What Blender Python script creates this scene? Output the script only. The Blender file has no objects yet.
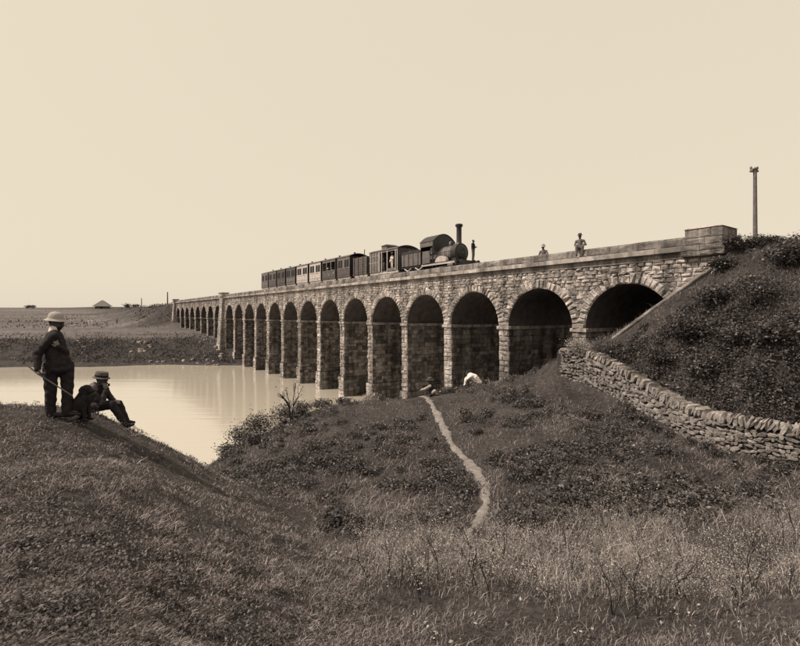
import bpy, bmesh, math, random
import numpy as np
from mathutils import Vector, Matrix

R = math.radians
rng = np.random.default_rng(7)
random.seed(7)
scene = bpy.context.scene
COL = scene.collection

# ------------------------------------------------------------------ camera, sky, sun, exposure
F = 470.0            # focal length in pixels of an 800 px wide picture
E = 8.36             # eye height above the river (z = 0)
HOR = 314.0          # row of the horizon in that picture
cam = bpy.data.cameras.new('camera')
cam.sensor_width = 36.0
cam.lens = 36.0 * F / 800.0
cam.shift_y = -(323.0 - HOR) / 800.0
cam.clip_start = 0.05
cam.clip_end = 9000
camo = bpy.data.objects.new('camera', cam)
camo.location = (0, 0, E)
camo.rotation_euler = (R(90), 0, 0)
COL.objects.link(camo)
scene.camera = camo

SUN_AZ = np.array([-0.985, -0.17]); SUN_AZ /= np.linalg.norm(SUN_AZ)
SUN_EL = R(50)
world = bpy.data.worlds.new('World'); scene.world = world; world.use_nodes = True
wn = world.node_tree.nodes; wl = world.node_tree.links
for n in list(wn): wn.remove(n)
sky = wn.new('ShaderNodeTexSky'); sky.sky_type = 'NISHITA'; sky.sun_disc = False
sky.sun_elevation = SUN_EL
sky.sun_rotation = math.atan2(SUN_AZ[0], SUN_AZ[1]) % (2 * math.pi)
sky.dust_density = 3.0; sky.air_density = 1.0
bw = wn.new('ShaderNodeRGBToBW')
pw = wn.new('ShaderNodeMath'); pw.operation = 'POWER'; pw.inputs[1].default_value = 0.06
tint = wn.new('ShaderNodeVectorMath'); tint.operation = 'MULTIPLY'
tint.inputs[1].default_value = (7.6, 6.68, 5.25)
bg = wn.new('ShaderNodeBackground'); bg.inputs['Strength'].default_value = 0.1
wo = wn.new('ShaderNodeOutputWorld')
wl.new(sky.outputs[0], bw.inputs[0]); wl.new(bw.outputs[0], pw.inputs[0])
wl.new(pw.outputs[0], tint.inputs[0]); wl.new(tint.outputs[0], bg.inputs['Color'])
wl.new(bg.outputs[0], wo.inputs[0])

sl = bpy.data.lights.new('sun', 'SUN'); sl.energy = 5.0; sl.angle = R(0.6); sl.color = (1.0, 0.885, 0.75)
so = bpy.data.objects.new('sun', sl); COL.objects.link(so)
sdir = Vector((SUN_AZ[0] * math.cos(SUN_EL), SUN_AZ[1] * math.cos(SUN_EL), math.sin(SUN_EL)))
so.rotation_euler = sdir.to_track_quat('Z', 'Y').to_euler()
so.location = (-40, -10, 60)

scene.view_settings.view_transform = 'Standard'
scene.view_settings.look = 'None'
scene.view_settings.exposure = 0.0
scene.view_settings.gamma = 1.0

def at(px, py, Y):
    return np.array([(px - 400.0) / F * Y, Y, E - (py - HOR) / F * Y])

# ------------------------------------------------------------------ materials
def sep(v, warm=1.0):
    g, b = ((.86, 1.0), (.885, .885), (.905, .87))[int(warm)]
    return (v, v * g, v * b, 1)

def mat(name, v, rough=0.9, var=0.3, scale=4.0, bump=0.0, bscale=None, spec=0.2, tint=False, warm=1,
        detail=6, scale2=None, var2=0.0, metallic=0.0, objrand=0.0, trans=False, streak=0.0):
    m = bpy.data.materials.new(name); m.use_nodes = True
    nt = m.node_tree; N = nt.nodes; L = nt.links
    b = N['Principled BSDF']
    b.inputs['Roughness'].default_value = rough
    b.inputs['Specular IOR Level'].default_value = spec
    b.inputs['Metallic'].default_value = metallic
    tc = N.new('ShaderNodeTexCoord')
    no = N.new('ShaderNodeTexNoise'); no.inputs['Scale'].default_value = scale; no.inputs['Detail'].default_value = detail
    no.inputs['Roughness'].default_value = 0.62
    L.new(tc.outputs['Object'], no.inputs['Vector'])
    mr = N.new('ShaderNodeMapRange'); mr.inputs['From Min'].default_value = 0.3; mr.inputs['From Max'].default_value = 0.7
    mr.inputs['To Min'].default_value = 1 - var; mr.inputs['To Max'].default_value = 1 + var
    L.new(no.outputs['Fac'], mr.inputs['Value'])
    val = mr.outputs[0]
    def mul(a, bb):
        x = N.new('ShaderNodeMath'); x.operation = 'MULTIPLY'; L.new(a, x.inputs[0]); L.new(bb, x.inputs[1]); return x.outputs[0]
    if scale2:
        n2 = N.new('ShaderNodeTexNoise'); n2.inputs['Scale'].default_value = scale2; n2.inputs['Detail'].default_value = 4
        L.new(tc.outputs['Object'], n2.inputs['Vector'])
        m2 = N.new('ShaderNodeMapRange'); m2.inputs['From Min'].default_value = 0.3; m2.inputs['From Max'].default_value = 0.7
        m2.inputs['To Min'].default_value = 1 - var2; m2.inputs['To Max'].default_value = 1 + var2
        L.new(n2.outputs['Fac'], m2.inputs['Value']); val = mul(val, m2.outputs[0])
    if streak:
        mp = N.new('ShaderNodeMapping'); mp.inputs['Scale'].default_value = (1.6, 1.6, 0.12); L.new(tc.outputs['Object'], mp.inputs['Vector'])
        n4 = N.new('ShaderNodeTexNoise'); n4.inputs['Scale'].default_value = 1.0; n4.inputs['Detail'].default_value = 5; L.new(mp.outputs[0], n4.inputs['Vector'])
        m4 = N.new('ShaderNodeMapRange'); m4.inputs['From Min'].default_value = 0.42; m4.inputs['From Max'].default_value = 0.62
        m4.inputs['To Min'].default_value = 1.08; m4.inputs['To Max'].default_value = 1 - streak
        L.new(n4.outputs['Fac'], m4.inputs['Value']); val = mul(val, m4.outputs[0])
    if tint:
        a = N.new('ShaderNodeAttribute'); a.attribute_name = 'tint'; val = mul(val, a.outputs['Fac'])
    if objrand:
        oi = N.new('ShaderNodeObjectInfo')
        m3 = N.new('ShaderNodeMapRange'); m3.inputs['To Min'].default_value = 1 - objrand; m3.inputs['To Max'].default_value = 1 + objrand
        L.new(oi.outputs['Random'], m3.inputs['Value']); val = mul(val, m3.outputs[0])
    vm = N.new('ShaderNodeVectorMath'); vm.operation = 'MULTIPLY'; vm.inputs[0].default_value = sep(v, warm)[:3]
    L.new(val, vm.inputs[1])
    L.new(vm.outputs[0], b.inputs['Base Color'])
    if bump:
        nb = N.new('ShaderNodeTexNoise'); nb.inputs['Scale'].default_value = bscale or scale * 4; nb.inputs['Detail'].default_value = 5
        L.new(tc.outputs['Object'], nb.inputs['Vector'])
        bp = N.new('ShaderNodeBump'); bp.inputs['Strength'].default_value = bump; bp.inputs['Distance'].default_value = 0.045
        L.new(nb.outputs['Fac'], bp.inputs['Height']); L.new(bp.outputs[0], b.inputs['Normal'])
    if trans:
        tr = N.new('ShaderNodeBsdfTranslucent'); L.new(vm.outputs[0], tr.inputs['Color'])
        mx = N.new('ShaderNodeMixShader'); mx.inputs[0].default_value = 0.3
        L.new(b.outputs[0], mx.inputs[1]); L.new(tr.outputs[0], mx.inputs[2])
        L.new(mx.outputs[0], N['Material Output'].inputs['Surface'])
    return m

M = {}
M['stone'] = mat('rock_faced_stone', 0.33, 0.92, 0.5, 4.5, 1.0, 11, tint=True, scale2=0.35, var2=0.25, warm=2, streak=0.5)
M['stone_shaded'] = mat('pier_stone', 0.16, 0.92, 0.5, 3.5, 0.9, 11, tint=True, scale2=0.3, var2=0.35, warm=2, streak=0.5)  # same stone as the fronts, darkened for the shaded pier sides
M['parapet'] = mat('parapet_stone', 0.215, 0.92, 0.4, 6.0, 0.7, 30, tint=True, scale2=0.6, var2=0.3, warm=2, streak=0.5)
M['dressed'] = mat('dressed_stone', 0.34, 0.9, 0.28, 5.0, 0.4, 40, tint=True, scale2=0.5, var2=0.2, warm=2, streak=0.5)
M['mortar'] = mat('mortar', 0.055, 0.95, 0.35, 5.0, 0.4)
M['soffit'] = mat('shaded_soffit_masonry', 0.085, 0.95, 0.4, 2.0, 0.6, 9)  # arch shade put into the colour, so interiors fall near black
M['drystone'] = mat('field_stone', 0.195, 0.92, 0.4, 5.0, 0.5, 24, tint=True, warm=2)
M['earth'] = mat('earth', 0.042, 0.98, 0.45, 0.8, 0.8, 12, scale2=9.0, var2=0.4, tint=True)
M['dirt'] = mat('path_dirt', 0.20, 0.98, 0.35, 5.0, 0.6, 25, warm=2)
M['grass'] = mat('grass', 0.175, 0.85, 0.3, 0.9, tint=True, spec=0.15, trans=True)
M['darkgrass'] = mat('dark_grass', 0.145, 0.85, 0.35, 0.7, tint=True, spec=0.15, trans=True)
M['drygrass'] = mat('dry_grass', 0.27, 0.85, 0.25, 1.2, tint=True, spec=0.15, trans=True, warm=2)
M['leaf'] = mat('leaf', 0.075, 0.6, 0.35, 1.2, tint=True, spec=0.4, trans=True)
M['paleleaf'] = mat('pale_leaf', 0.30, 0.7, 0.25, 2.0, tint=True, spec=0.3, trans=True, warm=2)
M['twig'] = mat('twig', 0.026, 0.9, 0.3, 10)
M['paletwig'] = mat('pale_twig', 0.2, 0.9, 0.3, 10)
M['cloth'] = mat('dark_cloth', 0.024, 0.9, 0.35, 14, 0.3, 60, warm=0)
M['cloth2'] = mat('charcoal_cloth', 0.030, 0.9, 0.35, 12, 0.3, 60, warm=0)
M['grey_cloth'] = mat('grey_cloth', 0.13, 0.9, 0.3, 12, 0.3, 60)
M['trouser'] = mat('trouser_cloth', 0.024, 0.9, 0.3, 12, 0.3, 60, warm=0)
M['white_cloth'] = mat('white_cloth', 0.72, 0.85, 0.1, 8, 0.3, 30, warm=2)
M['skin'] = mat('skin', 0.16, 0.6, 0.15, 12, warm=2)
M['dark_skin'] = mat('darker_skin', 0.07, 0.6, 0.15, 12)  # darker skin tone for faces and small figures
M['hair'] = mat('hair', 0.018, 0.7, 0.3, 20, warm=0)
M['leather'] = mat('boot_leather', 0.018, 0.5, 0.3, 20, warm=0)
M['helmet'] = mat('helmet_cloth', 0.34, 0.85, 0.12, 10, warm=2)
M['felt'] = mat('felt', 0.10, 0.9, 0.2, 10)
M['band'] = mat('hat_band', 0.018, 0.8, 0.2, 10, warm=0)
M['wood'] = mat('stick_wood', 0.10, 0.7, 0.3, 14)
M['pole'] = mat('pole_timber', 0.13, 0.9, 0.35, 5, 0.3, 20)
M['fur'] = mat('dog_fur', 0.022, 0.8, 0.5, 14, 0.5, 80, warm=0)
M['fur_lit'] = mat('dog_lit_fur', 0.17, 0.8, 0.4, 14, 0.5, 80)  # sunlit look of the hind leg put into the fur colour
M['iron'] = mat('black_iron', 0.016, 0.45, 0.4, 4, 0.15, 18, spec=0.5, warm=0)
M['iron2'] = mat('pale_engine_paint', 0.11, 0.5, 0.35, 3, 0.15, 18, spec=0.4)  # paler engine paint; on the canopy sides it stands for sunlight
M['brass'] = mat('bright_metal', 0.4, 0.35, 0.2, 5, metallic=0.6)
M['steel'] = mat('steel', 0.2, 0.45, 0.2, 5, metallic=0.7)
M['coach'] = mat('coach_brown', 0.085, 0.65, 0.3, 3, 0.1, 16)
M['coach2'] = mat('coach_teak', 0.14, 0.65, 0.3, 3, 0.1, 16)
M['coachpale'] = mat('coach_pale', 0.42, 0.7, 0.2, 3, 0.1, 16, warm=2)
M['coachdark'] = mat('coach_interior', 0.02, 0.9, 0.2, 3, warm=0)
M['roof'] = mat('coach_roof', 0.12, 0.85, 0.25, 3, 0.2, 14)
M['ballast'] = mat('ballast', 0.16, 0.95, 0.4, 14, 0.8, 30)
M['thatch'] = mat('thatch', 0.17, 0.95, 0.3, 3, 0.5, 10)
M['mud'] = mat('mud_wall', 0.12, 0.95, 0.25, 2)
M['boulder'] = mat('boulder_stone', 0.30, 0.93, 0.3, 3, 0.5, 12, objrand=0.35, warm=2)

# water
def water_mat():
    m = bpy.data.materials.new('silty_water'); m.use_nodes = True
    nt = m.node_tree; N = nt.nodes; L = nt.links; b = N['Principled BSDF']
    b.inputs['Base Color'].default_value = (0.43, 0.39, 0.335, 1)
    b.inputs['Roughness'].default_value = 0.10
    b.inputs['IOR'].default_value = 1.85
    b.inputs['Specular IOR Level'].default_value = 0.5
    tc = N.new('ShaderNodeTexCoord'); mp = N.new('ShaderNodeMapping'); L.new(tc.outputs['Object'], mp.inputs['Vector'])
    mp.inputs['Rotation'].default_value = (0, 0, R(4)); mp.inputs['Scale'].default_value = (0.05, 1.0, 1.0)
    n1 = N.new('ShaderNodeTexNoise'); n1.inputs['Scale'].default_value = 1.5; n1.inputs['Detail'].default_value = 5
    L.new(mp.outputs[0], n1.inputs['Vector'])
    n2 = N.new('ShaderNodeTexNoise'); n2.inputs['Scale'].default_value = 0.42; n2.inputs['Detail'].default_value = 2
    L.new(mp.outputs[0], n2.inputs['Vector'])
    ra = N.new('ShaderNodeMapRange'); ra.inputs['From Min'].default_value = 0.35; ra.inputs['From Max'].default_value = 0.7
    ra.inputs['To Min'].default_value = 0.04; ra.inputs['To Max'].default_value = 0.55
    L.new(n2.outputs['Fac'], ra.inputs['Value'])
    bp = N.new('ShaderNodeBump'); bp.inputs['Distance'].default_value = 0.05
    L.new(ra.outputs[0], bp.inputs['Strength']); L.new(n1.outputs['Fac'], bp.inputs['Height'])
    L.new(bp.outputs[0], b.inputs['Normal'])
    return m
M['water'] = water_mat()

# ------------------------------------------------------------------ mesh helpers
def mk_obj(name, me, parent=None, **props):
    o = bpy.data.objects.new(name, me); COL.objects.link(o)
    if parent is not None: o.parent = parent
    for k, v in props.items(): o[k] = v
    return o

def empty(name, loc=(0, 0, 0), rz=0.0, label=None, category=None, group=None):
    o = mk_obj(name, None)
    o.empty_display_size = 0.2
    o.location = loc; o.rotation_euler = (0, 0, rz)
    if label: o['label'] = label
    if category: o['category'] = category
    if group: o['group'] = group
    return o

def np_mesh(name, V, Q=None, T=None, m=None, tint=None, smooth=False):
    me = bpy.data.meshes.new(name)
    V = np.asarray(V, dtype=np.float32)
    parts, tot = [], []
    if Q is not None and len(Q): parts.append(np.asarray(Q, np.int32).ravel()); tot.append(np.full(len(Q), 4, np.int32))
    if T is not None and len(T): parts.append(np.asarray(T, np.int32).ravel()); tot.append(np.full(len(T), 3, np.int32))
    loops = np.concatenate(parts); totals = np.concatenate(tot)
    starts = np.concatenate([[0], np.cumsum(totals)[:-1]]).astype(np.int32)
    me.vertices.add(len(V)); me.vertices.foreach_set('co', V.ravel())
    me.loops.add(len(loops)); me.loops.foreach_set('vertex_index', loops)
    me.polygons.add(len(totals)); me.polygons.foreach_set('loop_start', starts); me.polygons.foreach_set('loop_total', totals)
    if smooth: me.polygons.foreach_set('use_smooth', np.ones(len(totals), bool))
    me.update(calc_edges=True)
    if m is not None: me.materials.append(m)
    if tint is not None:
        a = me.attributes.new('tint', 'FLOAT', 'POINT'); a.data.foreach_set('value', np.asarray(tint, np.float32))
    return me

class MB:
    def __init__(s): s.V = []; s.Fc = []; s.t = []; s.tv = 1.0
    def add(s, vs, fs):
        o = len(s.V); s.V.extend([tuple(v) for v in vs]); s.Fc.extend([tuple(i + o for i in f) for f in fs]); s.t.extend([s.tv] * len(vs)); return s
    def box(s, x0, x1, y0, y1, z0, z1):
        return s.add([(x0, y0, z0), (x1, y0, z0), (x1, y1, z0), (x0, y1, z0), (x0, y0, z1), (x1, y0, z1), (x1, y1, z1), (x0, y1, z1)],
                     [(0, 3, 2, 1), (4, 5, 6, 7), (0, 1, 5, 4), (1, 2, 6, 5), (2, 3, 7, 6), (3, 0, 4, 7)])
    def bevbox(s, x0, x1, y0, y1, z0, z1, b=0.02):
        o = []
        for z, i in ((z0, b), (z0 + b, 0), (z1 - b, 0), (z1, b)):
            o += [(x0 + i, y0 + i, z), (x1 - i, y0 + i, z), (x1 - i, y1 - i, z), (x0 + i, y1 - i, z)]
        f = [(3, 2, 1, 0), (12, 13, 14, 15)]
        for k in range(3):
            for j in range(4): f.append((k * 4 + j, k * 4 + (j + 1) % 4, k * 4 + 4 + (j + 1) % 4, k * 4 + 4 + j))
        return s.add(o, f)
    def hexa(s, c8):  # 4 bottom, 4 top
        return s.add(c8, [(0, 3, 2, 1), (4, 5, 6, 7), (0, 1, 5, 4), (1, 2, 6, 5), (2, 3, 7, 6), (3, 0, 4, 7)])
    def tube(s, pts, rad, n=8, caps=True):
        pts = [np.array(p, float) for p in pts]
        if not hasattr(rad, '__len__'): rad = [rad] * len(pts)
        vs = []; prev = None
        for i, p in enumerate(pts):
            d = pts[min(i + 1, len(pts) - 1)] - pts[max(i - 1, 0)]
            d = d / (np.linalg.norm(d) + 1e-9)
            ref = np.array([0, 0, 1.0]) if abs(d[2]) < 0.9 else np.array([1.0, 0, 0])
            u = np.cross(d, ref); u /= np.linalg.norm(u)
            if prev is not None:
                u = prev - d * np.dot(prev, d); u /= np.linalg.norm(u) + 1e-9
            prev = u; w = np.cross(d, u)
            for k in range(n):
                a = 2 * math.pi * k / n
                vs.append(p + rad[i] * (u * math.cos(a) + w * math.sin(a)))
        fs = []
        for i in range(len(pts) - 1):
            for k in range(n): fs.append((i * n + k, i * n + (k + 1) % n, (i + 1) * n + (k + 1) % n, (i + 1) * n + k))
        if caps:
            fs.append(tuple(range(n - 1, -1, -1))); fs.append(tuple((len(pts) - 1) * n + k for k in range(n)))
        return s.add(vs, fs)
    def lathe(s, prof, n=24, c=(0, 0, 0), axis='z', sx=1.0, sy=1.0):
        vs = []
        for r, z in prof:
            for k in range(n):
                a = 2 * math.pi * k / n; p = (r * math.cos(a) * sx, r * math.sin(a) * sy, z)
                if axis == 'x': p = (p[2], p[0], p[1])
                elif axis == 'y': p = (p[0], p[2], p[1])
                vs.append((p[0] + c[0], p[1] + c[1], p[2] + c[2]))
        fs = []
        for i in range(len(prof) - 1):
            for k in range(n):
                f = (i * n + k, i * n + (k + 1) % n, (i + 1) * n + (k + 1) % n, (i + 1) * n + k)
                fs.append(f if axis != 'y' else f[::-1])
        fs.append(tuple(range(n - 1, -1, -1))); fs.append(tuple((len(prof) - 1) * n + k for k in range(n)))
        return s.add(vs, fs)
    def mesh(s, name, m, smooth=False):
        me = bpy.data.meshes.new(name); me.from_pydata(s.V, [], s.Fc); me.materials.append(m)
        a = me.attributes.new('tint', 'FLOAT', 'POINT'); a.data.foreach_set('value', np.array(s.t, np.float32))
        if smooth:
            me.polygons.foreach_set('use_smooth', [True] * len(me.polygons))
            try: me.set_sharp_from_angle(angle=R(40))
            except Exception: pass
        me.update(); return me
    def build(s, name, m, parent=None, smooth=False, **props):
        return mk_obj(name, s.mesh(name, m, smooth), parent, **props)

# ------------------------------------------------------------------ terrain
DX = np.array([-332.0, 470.0]); DX /= np.linalg.norm(DX)      # along the viaduct, away
NX = np.array([-DX[1], DX[0]])                                # out of its near face
P0 = np.array([9.80, 25.72])
BAY = 5.446
PHI = math.atan2(DX[1], DX[0])
def loc2w(s, y, z=0.0):
    p = P0 + DX * s + NX * y
    return np.array([p[0], p[1], z])
def w2loc(X, Y):
    return (X - P0[0]) * DX[0] + (Y - P0[1]) * DX[1], (X - P0[0]) * NX[0] + (Y - P0[1]) * NX[1]

WALL = [(557, 346, 373, 20.5), (578, 348, 379, 19.9), (600, 356, 388, 19.0), (632, 375, 403, 17.8), (665, 395.5, 421, 16.5),
        (689, 407.5, 436, 15.4), (722, 415.5, 449, 14.2), (774, 424, 460, 13.3), (800, 428, 464, 13.0), (900, 440, 480, 12.2)]
WING = [(714, 265, 20.35), (680, 289, 20.6), (650, 310, 20.8), (612, 338, 21.0)]

ctrl = []
def cp(px, py, Y): ctrl.append(at(px, py, Y))
def cw(x, y, z): ctrl.append(np.array([x, y, z], float))
# left hill and its crest
for c in [(-60, 409, 9), (0, 412, 9), (25, 412.5, 9), (60, 411.5, 9.0), (80, 409, 9), (94, 412, 9.0), (110, 419, 8.9), (125, 427, 8.9), (150, 440, 9.2), (180, 454, 9.6),
          (205, 467, 10), (240, 485, 10.2), (270, 499, 10.2), (310, 521, 9.8), (350, 546, 9), (58, 418, 7.8), (79, 421, 8.0), (100, 440, 7.6),
          (25, 480, 5), (25, 560, 3.6), (25, 640, 2.8), (-60, 480, 5), (-60, 560, 3.6), (100, 480, 5.6), (100, 560, 4), (100, 640, 3),
          (200, 520, 6.3), (200, 600, 4.3), (200, 646, 3.7), (300, 560, 6.5), (300, 620, 4.8), (300, 646, 4.3)]: cp(*c)
# hollow in front
for c in [(400, 600, 6), (400, 646, 4.8), (500, 600, 6.3), (500, 646, 5), (600, 600, 6.5), (600, 646, 5.2), (700, 600, 6.5), (775, 600, 6.2),
          (775, 646, 5.2), (860, 620, 5.4), (400, 560, 7.5), (400, 535, 9), (482, 527, 10), (600, 540, 9), (700, 540, 8.8), (775, 540, 8.6), (860, 540, 8.4)]: cp(*c)
# middle mound
for c in [(350, 500, 12), (350, 460, 15), (290, 460, 15.5), (300, 440, 18), (450, 470, 14), (400, 430, 18), (447, 430, 17.5), (500, 430, 17), (600, 450, 14), (560, 420, 16.5), (650, 440, 14.5),
          (700, 462, 13), (774, 472, 12.4), (774, 500, 11), (860, 500, 10.5), (485, 500, 11.5), (600, 490, 11.3),
          (205, 468, 18), (225, 456, 19), (250, 444, 20), (290, 422, 22), (330, 410, 23), (365, 404, 23.5), (415, 400.5, 23.5), (440, 395, 23),
          (470, 387, 22.5), (510, 381, 22), (545, 376, 21.3), (240, 470, 15.5), (275, 485, 13)]: cp(*c)
# behind the crest, down to the river
for (x, y, z) in [(-9.2, 19.5, 0.6), (-7.6, 22.2, 0.6), (-4.6, 25.5, 0.8), (-1.8, 27.3, 0.8), (1.0, 27.8, 1.2), (3.5, 27.0, 2.4), (6.0, 26.3, 3.6), (8.4, 25.2, 5.2),
                  (-11, 21, -1.2), (-9, 24, -1.2), (-5.5, 28.5, -1.2), (-2, 31, -1.2), (1.5, 32, -1.0), (4.5, 31, -0.2), (7, 30, 1.2), (9.5, 30, 3.0),
                  (-9.5, 15.5, 0.3), (-8.2, 13.5, 1.4), (-12, 17, -1.2), (-10.5, 12, 1.5), (-14, 12, -0.8), (-8.0, 10.8, 4.6), (-10, 10.3, 4.9), (-16, 10, 3.5), (-6.4, 12, 3.0),
                  (-22, 14, -1.5), (-30, 12, -1.5), (-20, 9, 4.0), (-35, 8, 3.0), (-6, 35, -1.6), (-2, 38, -1.6), (3, 38, -1.5), (8, 36, -1.0), (-20, 25, -1.8), (-30, 40, -1.8), (-10, 45, -1.8),
                  (5, 45, -1.8), (14, 42, -1.0), (-50, 25, -1.8), (-50, 45, -1.8), (25, 50, -1.5), (-25, 55, -1.8), (10, 55, -1.8)]: cw(x, y, z)
# the bank below the near arch and the ground behind the viaduct
for (s, y, z) in [(-2.0, -2, E - 2.6), (0, -4, E - 3.2), (-4.6, -4, E - 1.0), (-2.5, -9, E - 0.4), (-4, -11, E + 1.6), (1.5, -11, E - 1.6), (5, -12, E - 4.5), (8, -12, -0.5), (-6, -14, E + 1.2), (0, -16, E - 2.5), (10, -18, -1), (-10, -20, E - 2)]:
    p = loc2w(s, y, z); ctrl.append(p)
# field wall: ground in front, fill behind
for (px, pt, pb, Y) in WALL:
    ctrl.append(at(px, pb + 1.5, Y))
    t = at(px, pt, Y); b = t.copy()
    nrm = np.array([0.62, 0.78])
    if px > 590: ctrl.append(np.array([t[0] + nrm[0] * 0.8, t[1] + nrm[1] * 0.8, t[2] - 0.12]))
    elif px < 580: ctrl.append(np.array([t[0] + nrm[0] * 0.9, t[1] + nrm[1] * 0.9, t[2] - 0.55]))
# wing ridge and embankment face
for (px, py, Y) in WING:
    t = at(px, py, Y); ctrl.append(t - np.array([0, 0.25, 0.10]))
for c in [(700, 330, 18.3), (740, 300, 17.9), (740, 360, 16), (775, 300, 16.6), (775, 360, 14.9), (650, 350, 18.9), (690, 300, 19.6), (690, 370, 17), (720, 280, 19.2), (850, 300, 15.6), (850, 370, 13.8),
          (728, 250, 19.9), (745, 249.5, 19.5), (775, 248, 18.9), (800, 247, 18.3), (900, 243, 16.2), (620, 350, 20.0)]: cp(*c)
for s in (-9.5, -14, -20, -30):
    for y in (-1.5, -5, -9): ctrl.append(loc2w(s, y, E + 2.75))
    ctrl.append(loc2w(s, -18, E - 3))
for (x, y, z) in [(0, 0, E - 1.62), (0, 2, E - 2.3), (2, 0, E - 1.9), (-2, 0, E - 1.6), (-3, 1.2, E - 1.75), (2.5, 2.5, E - 2.7), (5, 2.5, E - 3.0), (8, 3, E - 3.3), (-10, 0, E - 1.5), (-10, 5, E - 1.7), (-20, 0, E - 1.2), (0, -8, E - 1.4), (12, -6, E - 2.6),
                  (-20, -25, E - 1), (20, -20, E - 1), (40, -10, E - 1), (14, 8, E - 4.0), (25, 5, E - 2.5), (40, 20, E - 1.5), (60, 40, 2.0), (40, 45, 1.0), (-60, 5, 2.5), (-60, -20, E - 1), (-80, 12, -1.0), (0, -60, E - 1), (60, -40, E)]: cw(x, y, z)
CT = np.array(ctrl)
_keep = []
for i, c in enumerate(CT):
    if all(np.hypot(*(c[:2] - CT[j][:2])) > 0.12 for j in _keep): _keep.append(i)
CT = CT[_keep]
CC = 0.5
def _ker(d2): return np.sqrt(d2 + CC * CC)
_A = _ker(((CT[:, None, :2] - CT[None, :, :2]) ** 2).sum(-1))
_n = len(CT)
_big = np.zeros((_n + 1, _n + 1)); _big[:_n, :_n] = _A - np.eye(_n) * 0.02; _big[:_n, _n] = 1; _big[_n, :_n] = 1
_W = np.linalg.solve(_big, np.concatenate([CT[:, 2], [0]]))

def wobble(X, Y, f, seed):
    r = np.random.default_rng(seed); o = np.zeros_like(X)
    for k in range(6):
        a = r.uniform(0, 6.28); ff = f * r.uniform(0.6, 1.7); ph = r.uniform(0, 6.28)
        o += np.sin((X * math.cos(a) + Y * math.sin(a)) * ff + ph + 1.3 * np.sin((X * math.sin(a) - Y * math.cos(a)) * ff * 0.7 + ph * 2))
    return o / 6

def smooth01(x, a, b):
    t = np.clip((x - a) / (b - a), 0, 1); return t * t * (3 - 2 * t)

def far_bank(X): return 76.0 + 0.06 * (X + 40) * (np.abs(X + 40) < 200) + 1.2 * np.sin(X * 0.13) + 0.8 * np.sin(X * 0.31 + 1)

def H(X, Y):
    X = np.asarray(X, float); Y = np.asarray(Y, float); shp = X.shape
    X = X.ravel(); Y = Y.ravel()
    near = np.empty_like(X)
    for i in range(0, len(X), 60000):
        x = X[i:i + 60000]; y = Y[i:i + 60000]
        xc = np.clip(x, -85, 65); yc = np.clip(y, -65, 62)
        d2 = (xc[:, None] - CT[None, :, 0]) ** 2 + (yc[:, None] - CT[None, :, 1]) ** 2
        near[i:i + 60000] = _ker(d2) @ _W[:_n] + _W[_n]
    near += 0.05 * wobble(X, Y, 2.2, 3) + 0.03 * wobble(X, Y, 6.0, 4)
    s, yl = w2loc(X, Y)
    # right bank embankment carries on behind the camera's right
    top = E + 2.75
    emb = np.where(s < -6.6, top - np.clip(np.abs(yl + 4.4) - 5.0, 0, None) * 0.95 - np.clip(s + 7.2, 0, 1) * 2.0, -9)
    near = np.where((s < -6.6) & (yl < 0.2) & (yl > -9), np.maximum(near, emb), near)
    near = np.where(s < -28, np.maximum(near, emb), near)
    near = np.clip(near, -1.8, E + 3.2)
    e = Y - far_bank(X)
    prof = np.where(e < 0, -1.8 + 1.8 * smooth01(e, -8, 0),
            np.where(e < 2.5, e * 0.36, 0.9 + 2.9 * smooth01(e, 1.5, 11.5) + 0.0))
    pl = np.clip(e - 11, 0, None)
    prof = prof + np.where(pl < 270, pl * 0.0355, 270 * 0.0355 + (pl - 270) * 0.002)
    prof = prof + smooth01(e, 0, 8) * (0.45 * wobble(X, Y, 0.10, 11) + 0.25 * wobble(X, Y, 0.33, 12) + 0.10 * wobble(X, Y, 1.1, 13))
    femb = np.where(s > 119.5, E + 2.85 - np.clip(np.abs(yl + 4.4) - 5.0, 0, None) * 0.62 - np.clip(121.5 - s, 0, 2) * 1.5, -9)
    femb = np.where((s > 113) & (s <= 119.5) , E + 1.0 - np.clip(119.5 - s, 0, 9) * 0.9 - np.clip(np.abs(yl + 4.4) - 3.2, 0, None) * 0.62, femb)
    prof = np.maximum(prof, np.where(e > 5, femb, -9))
    w = smooth01(e, -14, -8)
    out = near * (1 - w) + prof * w
    return out.reshape(shp)

def axis_pts(lo, hi, step, far_lo, far_hi, g=1.13):
    a = list(np.arange(lo, hi + 1e-6, step)); d = step
    while a[-1] < far_hi: d = min(d * g, 200); a.append(a[-1] + d)
    d = step
    while a[0] > far_lo: d = min(d * g, 200); a.insert(0, a[0] - d)
    return np.array(a)
gx = axis_pts(-13, 17, 0.2, -2600, 2600, 1.09)
gy = axis_pts(0, 30, 0.2, -400, 3800, 1.05)
GX, GY = np.meshgrid(gx, gy)
GZ = H(GX, GY)
nx_, ny_ = len(gx), len(gy)
idx = np.arange(nx_ * ny_).reshape(ny_, nx_)
Q = np.stack([idx[:-1, :-1], idx[:-1, 1:], idx[1:, 1:], idx[1:, :-1]], -1).reshape(-1, 4)
_e = GY - far_bank(GX)
soil = 1.0 + smooth01(_e, 8, 14) * (1.45 + 1.1 * wobble(GX * 0.3, GY, 0.16, 81) + 0.7 * wobble(GX * 0.25, GY, 0.5, 82)) * (1 - 0.9 * (w2loc(GX, GY)[0] > 117) * (np.abs(w2loc(GX, GY)[1] + 4.4) < 13))
ground = mk_obj('ground', np_mesh('ground', np.stack([GX, GY, GZ], -1).reshape(-1, 3), Q, None, M['earth'], tint=soil.ravel(), smooth=True), kind='structure')

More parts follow.
